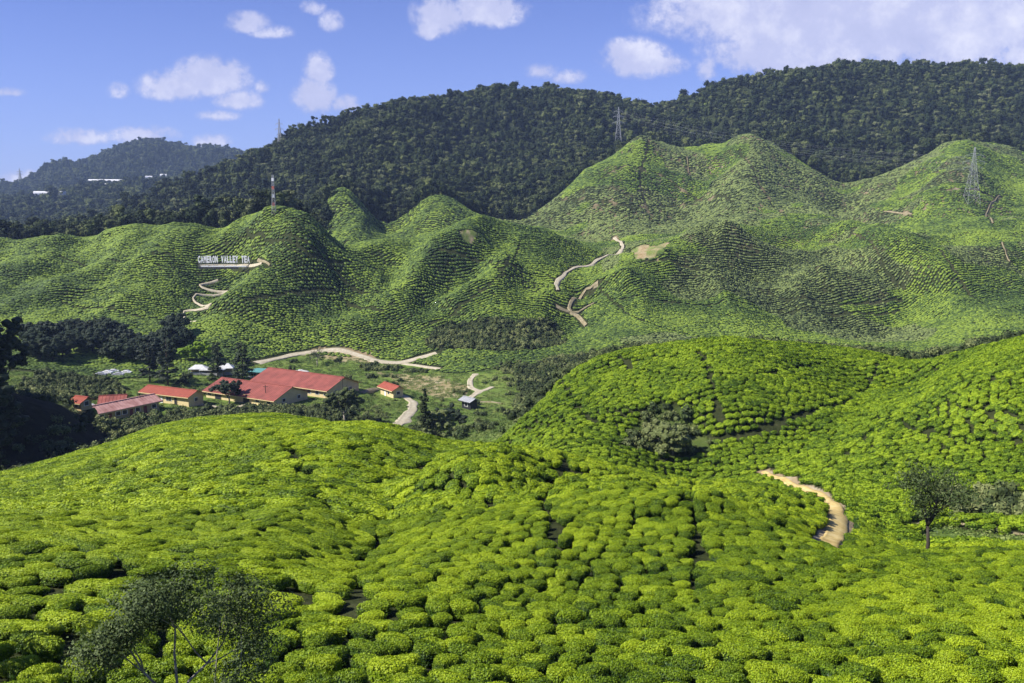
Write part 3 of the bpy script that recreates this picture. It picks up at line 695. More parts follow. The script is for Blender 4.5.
def instancer(name, protos, P, rot, scl, idx, label, mats=None):
    """one stuff object: points carrying rotation, scale and choice of plant"""
    me = bpy.data.meshes.new(name); me.vertices.add(len(P)); me.vertices.foreach_set('co', np.asarray(P, np.float32).ravel())
    a = me.attributes.new('rot', 'FLOAT_VECTOR', 'POINT'); a.data.foreach_set('vector', np.asarray(rot, np.float32).ravel())
    a = me.attributes.new('scl', 'FLOAT_VECTOR', 'POINT'); a.data.foreach_set('vector', np.asarray(scl, np.float32).ravel())
    a = me.attributes.new('idx', 'INT', 'POINT'); a.data.foreach_set('value', np.asarray(idx, np.int32))
    o = link(name, me); tag(o, label=label, kind='stuff')
    pc = bpy.data.collections.new(name+'_plants')
    for k, pm in enumerate(protos):
        po = bpy.data.objects.new('%s_kind_%02d' % (name, k), pm); pc.objects.link(po)
    ng = bpy.data.node_groups.new(name, 'GeometryNodeTree')
    ng.interface.new_socket('Geometry', in_out='INPUT', socket_type='NodeSocketGeometry'); ng.interface.new_socket('Geometry', in_out='OUTPUT', socket_type='NodeSocketGeometry')
    N = ng.nodes.new; L = ng.links.new
    gi = N('NodeGroupInput'); go = N('NodeGroupOutput'); ci = N('GeometryNodeCollectionInfo'); ci.inputs['Collection'].default_value = pc
    ci.inputs['Separate Children'].default_value = True; ci.inputs['Reset Children'].default_value = True
    m2p = N('GeometryNodeMeshToPoints'); L(gi.outputs[0], m2p.inputs[0])
    ip = N('GeometryNodeInstanceOnPoints'); L(m2p.outputs[0], ip.inputs['Points']); L(ci.outputs[0], ip.inputs['Instance'])
    ip.inputs['Pick Instance'].default_value = True
    def at(nm, ty):
        n = N('GeometryNodeInputNamedAttribute'); n.data_type = ty; n.inputs[0].default_value = nm; return n.outputs[0]
    L(at('idx', 'INT'), ip.inputs['Instance Index']); L(at('rot', 'FLOAT_VECTOR'), ip.inputs['Rotation']); L(at('scl', 'FLOAT_VECTOR'), ip.inputs['Scale'])
    L(ip.outputs[0], go.inputs[0]); md = o.modifiers.new('plants', 'NODES'); md.node_group = ng
    return o

# ------------------------------------------------------------ planting the tea
VIS = vis_tables()
def rows(x0, x1, y0, y1, a, b, ang, warp, seed, jit=.12):
    """rows of bushes: a along the row, b between rows, bent by a smooth warp; jittered"""
    c, s = math.cos(ang), math.sin(ang); cx, cy = (x0+x1)/2, (y0+y1)/2; Rr = math.hypot(x1-x0, y1-y0)/2*1.1+warp*2
    g = np.arange(-Rr, Rr, a); h = np.arange(-Rr, Rr, b); I, J = np.meshgrid(g, h)
    rng = np.random.default_rng(seed)
    I = I+(np.arange(I.shape[0])[:, None] % 2)*a*.5+rng.uniform(0, a, (I.shape[0], 1))*.6+rng.normal(0, jit*a, I.shape); J = J+rng.normal(0, jit*b*.55, J.shape)
    X = cx+I*c-J*s; Y = cy+I*s+J*c
    wl = warp*6
    dx = fbm(X/wl, Y/wl, seed+1, 2)*warp; dy = fbm(X/wl+9, Y/wl+4, seed+2, 2)*warp
    X = (X+dx).ravel(); Y = (Y+dy).ravel()
    m = (X > x0) & (X < x1) & (Y > y0) & (Y < y1); return X[m], Y[m]
def off_tracks(X, Y, near, keys=None, marg=.6):
    ok = np.ones(len(X), bool)
    for k, (Q, w) in TRACKS.items():
        wm = max(w) if hasattr(w, '__len__') else w
        P = [(q.x, q.y) for q in Q[::max(1, len(Q)//30)]]+[(Q[-1].x, Q[-1].y)]
        m = dist_poly(X, Y, P) < wm*.5+near+(1.3 if k == 'terrace' else 0)-(.35 if k == 'near' else 0)
        ok &= ~m
    return ok

LANES = [(track_pts(p, a, 3, b), w) for p, a, b, w in (
 ([(915,362),(870,385),(820,410),(760,432),(690,450),(650,462)], 90, 230, .5), ([(545,395),(580,412),(620,425),(650,432)], 90, 230, .35), ([(560,378),(640,372),(740,376),(820,368)], 120, 230, .3),
 ([(830,400),(870,420),(930,436),(1024,445)], 80, 230, .3), ([(700,352),(712,385),(720,420)], 120, 230, .3), ([(1024,380),(940,400),(880,428),(830,470)], 80, 230, .3),
 ([(420,470),(385,520),(362,570),(350,640),(345,690)], 20, 120, .02), ([(566,450),(560,470),(545,505),(560,560)], 30, 120, .3), ([(20,600),(120,585),(230,590),(300,600)], 20, 80, .15),
 ([(700,462),(690,500),(700,545),(690,600)], 25, 100, .2), ([(600,470),(670,500),(760,520),(815,552)], 30, 100, .2), ([(250,430),(300,470),(330,520)], 40, 140, .2), ([(90,460),(160,490),(240,500)], 40, 140, .2),
 ([(246,230),(271,241),(307,254),(335,271),(398,290)], 380, 640, .5), ([(0,262),(60,256),(120,262),(175,256)], 380, 640, .5), ([(285,235),(310,246),(345,262),(372,268)], 380, 640, .5),
 ([(250,300),(300,292),(340,296),(380,312)], 380, 640, .6), ([(60,300),(120,312),(170,322)], 380, 640, .5), ([(440,250),(480,262),(540,272),(556,285)], 380, 640, .5), ([(520,245),(500,275),(470,300),(430,325)], 380, 640, .5),
 ([(640,262),(700,270),(760,290),(800,298),(900,300)], 380, 640, .7), ([(620,300),(700,306),(800,310),(900,312)], 380, 640, .6), ([(850,230),(880,258),(905,290)], 380, 700, .6), ([(600,285),(640,320),(700,338)], 360, 640, .5), ([(940,250),(960,280),(1000,310)], 380, 640, .6),
 ([(560,200),(620,205),(690,205),(760,210)], 600, 960, .9), ([(600,180),(660,175),(740,178),(800,190)], 600, 960, .8), ([(650,140),(640,180),(650,215)], 600, 960, .7), ([(900,200),(950,190),(1010,200)], 600, 960, .8), ([(740,150),(760,185),(790,215)], 600, 960, .8))]
def off_lanes(X, Y, dlo, dhi):
    ok = np.ones(len(X), bool)
    for Q, w in LANES:
        if not (dlo-30 < Q[0].y < dhi+30): continue
        ok &= dist_poly(X+fbm(X/6, Y/6, 95, 2)*w, Y, [(q.x, q.y) for q in Q[::max(1, len(Q)//40)]]) > w*.5+(.28 if dhi < 300 else .45 if dhi < 700 else .8)
    return ok
def tea(name_seed, dlo, dhi, a, b, ang, warp, top, near, cond):
    u = .67; X, Y = rows(-u*dhi, u*dhi, dlo, dhi, a, b, ang, warp, name_seed)
    m = (np.abs(X) < u*Y+4); X, Y = X[m], Y[m]
    m = cond(X, Y); X, Y = X[m], Y[m]
    Z = hgt(X, Y); m = visible(X, Y, Z, top, VIS); X, Y, Z = X[m], Y[m], Z[m]
    m = (zone(X, Y, Z) == 0); X, Y, Z = X[m], Y[m], Z[m]
    m = off_tracks(X, Y, near) & off_lanes(X, Y, dlo, dhi); X, Y, Z = X[m], Y[m], Z[m]
    return X, Y, Z
def u_(X, Y): return X/np.maximum(Y, 24)
fgc = lambda X, Y: Y < np.maximum(layer_D(2, u_(X, Y)), layer_D(3, u_(X, Y))*.96)
# near hill
nx, ny, nz_ = tea(101, 12, 165, 1.0, .88, R(8), 7, 1.0, .45, fgc)
# right hill and the hill behind it
mx, my, mz = tea(102, 60, 230, 1.15, 1.16, R(14), 14, 1.1, .45, lambda X, Y: ~fgc(X, Y) & (u_(X, Y) > -.06))
# middle distance, then far
fx, fy, fz = tea(103, 320, 640, 1.32, 1.45, R(24), 36, 1.2, .9, lambda X, Y: Y < 600)
gx, gy, gz_ = tea(104, 600, 960, 1.85, 2.0, R(-18), 50, 1.2, 1.2, lambda X, Y: Y >= 600)
print('tea', len(nx), len(mx), len(fx), len(gx))

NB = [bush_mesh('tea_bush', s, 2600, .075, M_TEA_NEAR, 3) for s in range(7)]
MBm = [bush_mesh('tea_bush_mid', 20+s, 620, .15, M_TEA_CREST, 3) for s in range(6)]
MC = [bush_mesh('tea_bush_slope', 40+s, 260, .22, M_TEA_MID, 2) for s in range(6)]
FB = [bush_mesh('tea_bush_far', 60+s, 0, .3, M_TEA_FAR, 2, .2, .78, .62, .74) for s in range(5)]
OB = [bush_mesh('tea_bush_dull', 80+s, 0, .3, M_TEA_DULL, 2, .3, .76, .60, .74) for s in range(5)]

def slope_rot(X, Y):
    e = 1.0; zx = (hgt(X+e, Y)-hgt(X-e, Y))/(2*e); zy = (hgt(X, Y+e)-hgt(X, Y-e))/(2*e)
    return np.arctan(zy)*.95, -np.arctan(zx)*.95
def place(X, Y, Z, seed, base, elong, nproto, sink=.06):
    rng = np.random.default_rng(seed); n = len(X)
    rx, ry = slope_rot(X, Y)
    rz = rng.normal(0, .35, n)
    k = rng.uniform(.82, 1.22, n)*base
    big = fbm(X/6, Y/6, seed+5, 2)*.12+1
    S = np.stack([k*elong*big, k*rng.uniform(.86, 1.12, n), base*rng.uniform(.85, 1.3, n)*np.sqrt(big)], -1)
    return np.stack([X, Y, Z-sink], -1), np.stack([rx, ry, rz], -1), S, rng.integers(0, nproto, n)

# near hill: long merged hedges on the left, round cushions on the right and in front
def near_elong(X, Y):
    px = X/np.maximum(Y, 5)*F+W0/2
    return 1.0+.75*(1-sstep(250, 520, px+fbm(X/9, Y/9, 77)*120))*sstep(24, 34, Y)
gap = vnoise(nx/1.7, ny/1.7, 91) > .045
nx, ny, nz_ = nx[gap], ny[gap], nz_[gap]
P, Rt, S, I = place(nx, ny, nz_, 5, .83, near_elong(nx, ny), 7)
# the bushes that show largest are things of their own
inview = (np.abs(nx/ny) < .60) & ((pix_y := px_of(nx, ny, nz_+.5)[1]) < 700) & visible(nx, ny, nz_, .3, VIS[:1])
order = np.argsort(np.where(inview, ny, 1e9))[:300]
ind = np.zeros(len(nx), bool); ind[order] = True
first = {}
for q in order:
    k = int(I[q])
    if k not in first:
        o = bpy.data.objects.new('tea_bush', NB[k]); first[k] = o
    else: o = first[k].copy()
    COL.objects.link(o)
    o.location = P[q]; o.rotation_euler = Rt[q]; o.scale = S[q]
    tag(o, 'plucked green tea bush, one of the closest cushions along the bottom of the hillside', 'tea bush', 'tea bushes closest to the viewer')
near = (~ind) & (ny < 58); far = (~ind) & ~near
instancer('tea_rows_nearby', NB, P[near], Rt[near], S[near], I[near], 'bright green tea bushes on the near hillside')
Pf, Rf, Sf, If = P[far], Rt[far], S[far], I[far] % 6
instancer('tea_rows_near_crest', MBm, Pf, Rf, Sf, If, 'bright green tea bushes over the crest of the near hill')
P, Rt, S, I = place(mx, my, mz, 6, .93, 1.22, 6); Rt[:, 2] += R(14)
instancer('tea_rows_right_hill', MC, P, Rt, S, I, 'green tea rows on the two hills to the right')
keep = ~inpoly(fx, fy, WP['shade1']) | (RNG.uniform(0, 1, len(fx)) < .6)  # fewer bushes, so dark soil stands in for the spur's shaded side
dullm = ((fbm(fx/60, fy/60, 201, 3)+.9*(u_(fx, fy) > .12)*fbm(fx/35, fy/35, 207, 2) > .24) & (u_(fx, fy) > .1)) | inpoly(fx, fy, WP['dullsq'])  # duller leaves go in noise patches and one block on the right
thin = RNG.uniform(0, 1, len(fx)) < np.where(dullm, .86, .985)
keep &= thin
P, Rt, S, I = place(fx, fy, fz, 7, 1.02, 1.28, 5, .15); Rt[:, 2] += R(24)
a_ = keep & ~dullm; b_ = keep & dullm
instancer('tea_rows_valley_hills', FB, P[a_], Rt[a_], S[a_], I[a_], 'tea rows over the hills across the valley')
instancer('tea_rows_dull_slope', OB, P[b_], Rt[b_], S[b_], I[b_], 'duller tea on the hills to the right of the valley')
dullm = (fbm(gx/80, gy/80, 301, 3)+.62 > vnoise(gx/30, gy/30, 303)*.9) & (u_(gx, gy) > -.03)
thin = RNG.uniform(0, 1, len(gx)) < np.where(dullm, .74, .95)
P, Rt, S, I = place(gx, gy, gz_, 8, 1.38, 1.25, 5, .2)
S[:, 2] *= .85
a_ = thin & ~dullm; b_ = thin & dullm
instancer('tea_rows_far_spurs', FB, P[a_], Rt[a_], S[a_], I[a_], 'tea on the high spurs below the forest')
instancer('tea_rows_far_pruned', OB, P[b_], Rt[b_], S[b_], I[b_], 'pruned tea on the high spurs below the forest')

# ------------------------------------------------------------ rain forest
def forest_tree_mesh(seed, mat, style=0):
    rng = np.random.default_rng(seed); B = []
    h = rng.uniform(9, 12)
    if style == 0:
        for k in range(rng.integers(4, 7)):
            a = rng.uniform(0, 6.28); r = rng.uniform(0, 2.6); B.append((r*math.cos(a), r*math.sin(a), h*.62+rng.uniform(-1.5, 2.6)-r*.35, rng.uniform(1.5, 2.5), rng.uniform(1.5, 2.5), rng.uniform(1.2, 2.0)))
    elif style == 1:
        for k in range(5):
            B.append((rng.normal(0, .5), rng.normal(0, .5), h*.4+k*1.7, 2.2-k*.33, 2.2-k*.33, 1.3))
    else:
        for k in range(6):
            a = rng.uniform(0, 6.28); r = rng.uniform(.8, 3.2); B.append((r*math.cos(a), r*math.sin(a), h*.85+rng.uniform(-.9, .6), rng.uniform(1.1, 1.9), rng.uniform(1.1, 1.9), rng.uniform(.6, .9)))
    B.append((0, 0, h*.4, 2.0, 2.0, 2.8))
    me = crown_mesh('forest_tree', seed, B, 420, 1.15, mat, tilt=.25, up=.3)
    return me, h
M_FOREST2 = leafy('forest_leaves_dark', (.008, .016, .007), (.026, .042, .015), (.085, .11, .035), patch=(90, .2), rnd=.9, attr=.6, rough=.75, spec=.15)
M_FOREST3 = leafy('forest_leaves_pale', (.022, .032, .012), (.062, .078, .030), (.16, .18, .08), patch=(90, .2), rnd=.9, attr=.6, rough=.75, spec=.15)
FT = [forest_tree_mesh(300+k, (M_FOREST, M_FOREST2, M_FOREST, M_FOREST2, M_FOREST3, M_FOREST2, M_FOREST)[k], (0, 0, 0, 0, 2, 0, 2)[k])[0] for k in range(7)]
def scatter(x0, x1, y0, y1, sp, seed, jit=.42):
    rng = np.random.default_rng(seed); X, Y = np.meshgrid(np.arange(x0, x1, sp), np.arange(y0, y1, sp)); X = X+(np.arange(X.shape[0])[:, None] % 2)*sp*.5
    X = X+rng.uniform(-jit, jit, X.shape)*sp; Y = Y+rng.uniform(-jit, jit, Y.shape)*sp; return X.ravel(), Y.ravel()
def forest_pts(lo, hi, sp, seed, top=13):
    X, Y = scatter(-.68*hi, .68*hi, lo, hi, sp, seed); m = np.abs(X) < .67*Y; X, Y = X[m], Y[m]
    Z = hgt(X, Y); m = zone(X, Y, Z) == 3; X, Y, Z = X[m], Y[m], Z[m]; m = visible(X, Y, Z, top, VIS); return X[m], Y[m], Z[m]
wx, wy, wz = forest_pts(480, 1320, 6.7, 401)
def forest_place(X, Y, Z, seed, base):
    rng = np.random.default_rng(seed); n = len(X); k = base*rng.uniform(.62, 1.25, n)*(1+.35*(rng.uniform(0, 1, n) > .93))
    return np.stack([X, Y, Z-.8], -1), np.stack([np.zeros(n), np.zeros(n), rng.uniform(0, 6.28, n)], -1), np.stack([k, k, k*rng.uniform(.85, 1.25, n)], -1), rng.integers(0, 7, n)
P, Rt, S, I = forest_place(wx, wy, wz, 41, 1.14)
size = S[:, 0]/wy*np.where(visible(wx, wy, wz, 4, VIS[:1]) & (np.abs(wx/wy) < .56), 1, 0)
order = np.argsort(-size)[:280]; ind = np.zeros(len(wx), bool); ind[order] = True; first = {}
for q in order:
    k = int(I[q])
    if k not in first: o = bpy.data.objects.new('forest_tree', FT[k]); first[k] = o
    else: o = first[k].copy()
    COL.objects.link(o); o.location = P[q]; o.rotation_euler = Rt[q]; o.scale = S[q]
    tag(o, 'dark green rain forest tree, among the largest crowns of the wooded ridge', 'forest tree', 'largest crowns of the wooded ridge')
instancer('rain_forest', FT, P[~ind], Rt[~ind], S[~ind], I[~ind], 'dense dark rain forest on the ridge')
vx, vy, vz = forest_pts(1320, 3150, 13.5, 402, 20)
P, Rt, S, I = forest_place(vx, vy, vz, 42, 1.75)
instancer('mountain_forest', FT, P, Rt, S, I, 'hazy forest on the far mountain')
print('forest', len(wx), len(vx))

# ------------------------------------------------------------ shrubs
def shrub_mesh(seed, mat, n=260):
    rng = np.random.default_rng(seed); B = [(rng.normal(0, .6), rng.normal(0, .6), rng.uniform(.5, 1.3), rng.uniform(.5, .95), rng.uniform(.5, .95), rng.uniform(.4, .8)) for k in range(5)]
    return crown_mesh('shrub', seed, B, n, .36, mat)
SH = [shrub_mesh(500+k, M_SHRUB) for k in range(5)]+[shrub_mesh(510, M_GREYLEAF)]
def in_bld(X, Y, marg=2.0):
    m = np.zeros(len(X), bool)
    for b in BLD.values():
        c, s = math.cos(b['yaw']), math.sin(b['yaw']); dx, dy = X-b['c'].x, Y-b['c'].y
        m |= (np.abs(dx*c+dy*s) < b['len']/2+marg) & (np.abs(-dx*s+dy*c) < b['depth']/2+marg)
    return m
HEDGE = [world_poly(p, 212, d2) for p, d2 in (
  ([(98,438),(110,425),(165,414),(205,413),(262,408),(300,409),(340,408),(380,408),(400,418),(436,412),(438,436),(420,450),(300,445),(200,446),(120,450)], 330),
  ([(516,400),(525,380),(545,365),(565,362),(560,390),(535,412),(515,412)], 330),
  ([(20,385),(40,372),(75,372),(98,380),(118,384),(110,398),(60,402),(20,398)], 380),
  ([(440,345),(500,352),(545,352),(560,365),(520,380),(500,372),(470,358)], 420),
  ([(355,366),(400,368),(440,374),(400,372),(370,372)], 420))]
def shrubs():
    X, Y = scatter(-260, 330, 60, 500, 2.1, 501); Z = hgt(X, Y); z = zone(X, Y, Z); u = u_(X, Y); px = u*F+W0/2
    rng = np.random.default_rng(9); r = rng.uniform(0, 1, len(X)); hedge = np.zeros(len(X), bool)
    for k, p in enumerate(HEDGE): hedge |= inpoly(X, Y, p)
    clump = fbm(X/9, Y/9, 71, 3) > .12
    keep = (z == 2) & (r < .92)
    keep |= (z == 1) & hedge & (r < .9)
    keep |= (z == 1) & ~hedge & clump & (r < .14) & (px > 95)
    keep |= (z == 1) & (px < 118) & (Y < 215) & (r < .16)
    keep &= (np.abs(u) < .68) & ~in_bld(X, Y) & off_tracks(X, Y, 2.6) & ~((z == 4))
    X, Y, Z = X[keep], Y[keep], Z[keep]; m = visible(X, Y, Z, 3, VIS); X, Y, Z = X[m], Y[m], Z[m]
    n = len(X); k = rng.uniform(.7, 1.55, n); k[Y < 150] *= .85; k[(Y > 205) & (Y < 262)] *= 1.15; dw = dist_poly(X, Y, [(q.x, q.y) for q in TRACKS['works'][0][::3]]); k[dw < 16] *= .5
    I = rng.integers(0, 6, n)
    instancer('shrubs', SH, np.stack([X, Y, Z-.25], -1), np.stack([0*X, 0*X, rng.uniform(0, 6.28, n)], -1), np.stack([k, k, k*rng.uniform(.7, 1.3, n)], -1), I, 'rough dark scrub around the valley and in the ravines')
    print('shrubs', n)
shrubs()
# low grass tussocks on the open valley floor
TU = [crown_mesh('tussock', 520+k, [(0, 0, .15, .9, .9, .28), (.7, .3, .12, .6, .6, .22)], 120, .22, leafy('grass_tuft_%d' % k, (.06, .10, .02), (.12, .18, .035), (.21, .25, .07), patch=(14, .6), rnd=.8, attr=.6), core=False) for k in range(3)]
def tussocks():
    X, Y = scatter(-260, 330, 60, 420, 1.9, 601); Z = hgt(X, Y); z = zone(X, Y, Z); rng = np.random.default_rng(10)
    keep = ((z == 1) | (z == 4)) & (rng.uniform(0, 1, len(X)) < .75) & (np.abs(u_(X, Y)) < .66) & ~in_bld(X, Y, .5) & off_tracks(X, Y, .3) & ~((u_(X, Y) < -.43) & (Y < 215))
    for k in ('slip', 'bare'): keep &= ~inpoly(X, Y, WP[k])
    X, Y, Z = X[keep], Y[keep], Z[keep]; m = visible(X, Y, Z, 1, VIS); X, Y, Z = X[m], Y[m], Z[m]; n = len(X); k = rng.uniform(.7, 1.6, n)
    instancer('rough_grass', TU, np.stack([X, Y, Z-.05], -1), np.stack([0*X, 0*X, rng.uniform(0, 6.28, n)], -1), np.stack([k, k, k], -1), rng.integers(0, 3, n), 'rough grass on the valley floor')
tussocks()

# ------------------------------------------------------------ single trees
def limb(mb, p, d, L, r, rng, depth, tips, bend=.35, n=4):
    pts = [Vector(p)]; rad = [r]; d = Vector(d).normalized()
    for k in range(n):
        d = (d+Vector((rng.normal(0, bend), rng.normal(0, bend), rng.normal(.05, bend*.5)))*.5).normalized()
        pts.append(pts[-1]+d*L/n); rad.append(r*(1-.6*(k+1)/n))
    mb.tube(pts, rad, 6 if depth < 2 else 4)
    if depth >= 3 or r < .012: tips.append(pts[-1]); return
    for j in range(rng.integers(2, 4)):
        t = rng.integers(2, n+1); dd = (d+Vector(rng.normal(0, .65, 3))).normalized()
        limb(mb, pts[t], dd, L*rng.uniform(.55, .8), rad[t]*.75, rng, depth+1, tips, bend)
    tips.append(pts[-1])
def broadleaf(name, loc, H, seed, label, cat='tree', group=None, leaf=.12, n=5000, mat=None, bark=None, spread=.5, clear=.3, blob=.5, lean=(0, 0), core=False, r0=None):
    rng = np.random.default_rng(seed); t = empty(name, loc, 0, label=label, cat=cat, group=group)
    mb = MB(); tips = []; r0 = r0 or H*.028
    top = Vector((lean[0], lean[1], H*clear)); mb.tube([(0, 0, -.4), (lean[0]*.3+.02*H, lean[1]*.4, H*clear*.5), top], [r0*1.35, r0*1.05, r0*.9], 8)
    k0 = rng.integers(4, 6)
    for j in range(k0):
        a = 6.28*j/k0+rng.uniform(-.4, .4); dd = Vector((math.cos(a)*spread*1.5, math.sin(a)*spread*1.5, 1)); limb(mb, top, dd, H*(1-clear)*.55, r0*.7, rng, 0, tips)
    limb(mb, top, (0, 0, 1), H*(1-clear)*.6, r0*.75, rng, 0, tips)
    mb.build('trunk', bark or M_BARK, t, smooth=True)
    B = [(p.x, p.y, p.z, blob*rng.uniform(.7, 1.3), blob*rng.uniform(.7, 1.3), blob*rng.uniform(.5, .9)) for p in tips]
    link('crown', crown_mesh('crown', seed, B, n, leaf, mat or M_SHRUB, core=core), t)
    return t
def conifer(name, loc, H, seed, label, group=None, mat=None, w=.22, n=2600, leaf=.5, cat='tree', taper=.75):
    rng = np.random.default_rng(seed); t = empty(name, loc, 0, label=label, cat=cat, group=group)
    MB().tube([(0, 0, -.5), (.1, 0, H*.5), (0, 0, H*.95)], [H*.022, H*.016, H*.006], 7).build('trunk', M_DBARK, t, smooth=True)
    B = []; z = H*.2; 
    while z < H*.97:
        f = (z/H-.2)/.8; rr = H*w*(1-f*taper)*rng.uniform(.75, 1.15)
        for k in range(5):
            a = rng.uniform(0, 6.28); q = rr*rng.uniform(.35, .8); B.append((q*math.cos(a), q*math.sin(a), z+rng.uniform(-.3, .3), rr*.42, rr*.42, H*.035))
        z += H*.065
    link('crown', crown_mesh('crown', seed, B, n, leaf, mat or M_DARKLEAF, core=True), t); return t
def dup(root, loc, rz, scale):
    r = root.copy(); COL.objects.link(r); r.location = loc; r.rotation_euler = (0, 0, rz); r.scale = (scale,)*3
    for ch in list(root.children):
        c = ch.copy(); COL.objects.link(c); c.parent = r
    return r
def above(px, py, dmin, dmax=4600):
    p = hit(px, py, dmin, dmax); return p
def hpx(p, n):   # n pixels of height at p, in metres
    return n*p.y/F*1.03

# foreground tree, its base just under the frame
b = Vector((-7.95, 20.0, 0)); b.z = ground_at(b.x, b.y)
broadleaf('small_tree', b, 4.9, 77, 'open grey-branched small tree rising from the tea at the bottom left corner', leaf=.075, n=21000, mat=M_GREYLEAF, spread=1.2, clear=.2, blob=.62, r0=.055)
b = Vector((-19.0, 26.6, 0)); b.z = ground_at(b.x, b.y)
broadleaf('small_tree', b, 6.2, 79, 'leafy tree beyond the left edge whose shade falls on the tea at the bottom left', leaf=.16, n=6000, mat=M_GREYLEAF, spread=.6, clear=.45, blob=.75, r0=.1)
# lone tree in the dip on the right
b = hit(925, 563, 45, 90); b = Vector((b.x, 53.0, 0)); b.x = float(uv_of(925, 563)[0])*b.y; b.z = ground_at(b.x, b.y)
broadleaf('lone_tree', b, 5.9, 31, 'tall narrow tree with a bare creeper-wrapped trunk standing alone among the tea on the right', leaf=.15, n=5200, mat=M_GREYLEAF, bark=M_DBARK, spread=.28, clear=.38, blob=.5, r0=.11)
# valley trees
def vt(px, base, top, dmin=212, dmax=420):
    p = hit(px, base, dmin, dmax); return p, (base-top)*p.y/F*1.04
p, h = vt(425, 439, 386); conifer('conifer', p, h, 61, 'tall dark conifer beside the pale works track in the valley', w=.17, mat=M_SHRUB)
p, h = vt(344, 424, 392); broadleaf('leafy_tree', p, h, 62, 'upright broadleaf tree in the scrub below the largest red-roofed shed', leaf=.5, n=1500, blob=1.1, mat=M_SHRUB, core=True)
p, h = vt(229, 404, 379); broadleaf('leafy_tree', p, h, 63, 'round dark tree in front of the middle red-roofed shed', leaf=.45, n=1500, blob=1.0, mat=M_DARKLEAF, core=True, spread=.7)
p, h = vt(243, 384, 341); conifer('conifer', p, h, 64, 'dark conifer behind the two big red-roofed sheds', w=.26, mat=M_DARKLEAF, taper=.5)
p, h = vt(218, 378, 341); conifer('conifer', p, h, 65, 'dark conifer in front of the white-roofed stalls', w=.24, mat=M_DARKLEAF, taper=.45)
p, h = vt(168, 386, 337); conifer('conifer', p, h, 66, 'taller of the two dark conifers behind the cream block, on the right', w=.25, mat=M_DARKLEAF, taper=.5)
p, h = vt(150, 382, 342); conifer('conifer', p, h, 67, 'wide dark conifer behind the cream block, left of its taller neighbour', w=.34, mat=M_DARKLEAF, taper=.35)
p, h = vt(317, 366, 349, 300); broadleaf('leafy_tree', p, h, 68, 'small roundish tree below the pale valley road', leaf=.4, n=900, blob=.9, mat=M_SHRUB)
p, h = vt(186, 362, 348, 300); broadleaf('leafy_tree', p, h, 69, 'light green tree beside the white-roofed stalls', leaf=.5, n=1200, blob=1.3, mat=M_TEA_MID, core=True)
p, h = vt(203, 360, 344, 300); broadleaf('leafy_tree', p, h, 70, 'leafy tree behind the white-roofed stalls', leaf=.5, n=1200, blob=1.3, mat=M_TEA_MID, core=True)
p, h = vt(436, 438, 414); broadleaf('leafy_tree', p, h, 71, 'pale bushy tree at the foot of the tall valley conifer', leaf=.4, n=1200, blob=1.1, mat=M_SHRUB, core=True, clear=.15)
p, h = vt(450, 430, 408); broadleaf('leafy_tree', p, h, 72, 'dark bushy tree right of the tall valley conifer', leaf=.4, n=1200, blob=1.2, mat=M_DARKLEAF, core=True, clear=.15)
p, h = vt(672, 455, 415, 90, 200); broadleaf('leafy_tree', p, h*.8, 73, 'dark bushy tree in the scrub patch on the tea hill', leaf=.25, n=2500, blob=.8, mat=M_SHRUB, core=True, clear=.15)
# left edge wood on the shaded bank; unseen trees added to cast its shade
big = broadleaf('bank_tree', (0, 0, 0), 14, 81, 'broad dark tree of the shaded wood at the left edge', group='trees on the shaded bank at the left edge', leaf=.5, n=4200, blob=1.9, mat=M_DARKLEAF, bark=M_DBARK, core=True, clear=.2, spread=.7)
rng = np.random.default_rng(3); fst = True
for px, D, s in [(-34, 176, .9), (-6, 183, .62), (-70, 178, 1.1), (-110, 174, 1.1), (-150, 170, 1.15), (-22, 190, .7), (-60, 186, 1.0), (-100, 182, 1.1), (-190, 168, 1.2), (-140, 160, 1.1), (-90, 168, 1.0), (-45, 166, .9), (-180, 158, 1.1)]:
    u = (px-W0/2)/F; loc = Vector((u*D, D, 0)); loc.z = ground_at(loc.x, loc.y)-.3
    if fst: big.location = loc; big.scale = (s,)*3; fst = False
    else: dup(big, loc, rng.uniform(0, 6.28), s)
# dark belt of trees at the foot of the tea hills
belt = broadleaf('belt_tree', (0, 0, 0), 9, 83, 'dark round tree of the belt below the tea hills', group='belt of trees at the foot of the tea hills', leaf=.6, n=1400, blob=1.5, mat=M_DARKLEAF, bark=M_DBARK, core=True, clear=.18, spread=.7)
fst = True
for k in range(30):
    px = 24+k*5.4+rng.uniform(-2, 2); D = 345-8*math.sin(k*.4)+rng.uniform(0, 22)+(8 if k % 2 else 0); u = (px-W0/2)/F; loc = Vector((u*D, D, 0)); loc.z = ground_at(loc.x, loc.y)-.3; s = rng.uniform(.8, 1.15)
    if fst: belt.location = loc; belt.scale = (s,)*3; fst = False
    else: dup(belt, loc, rng.uniform(0, 6.28), s)
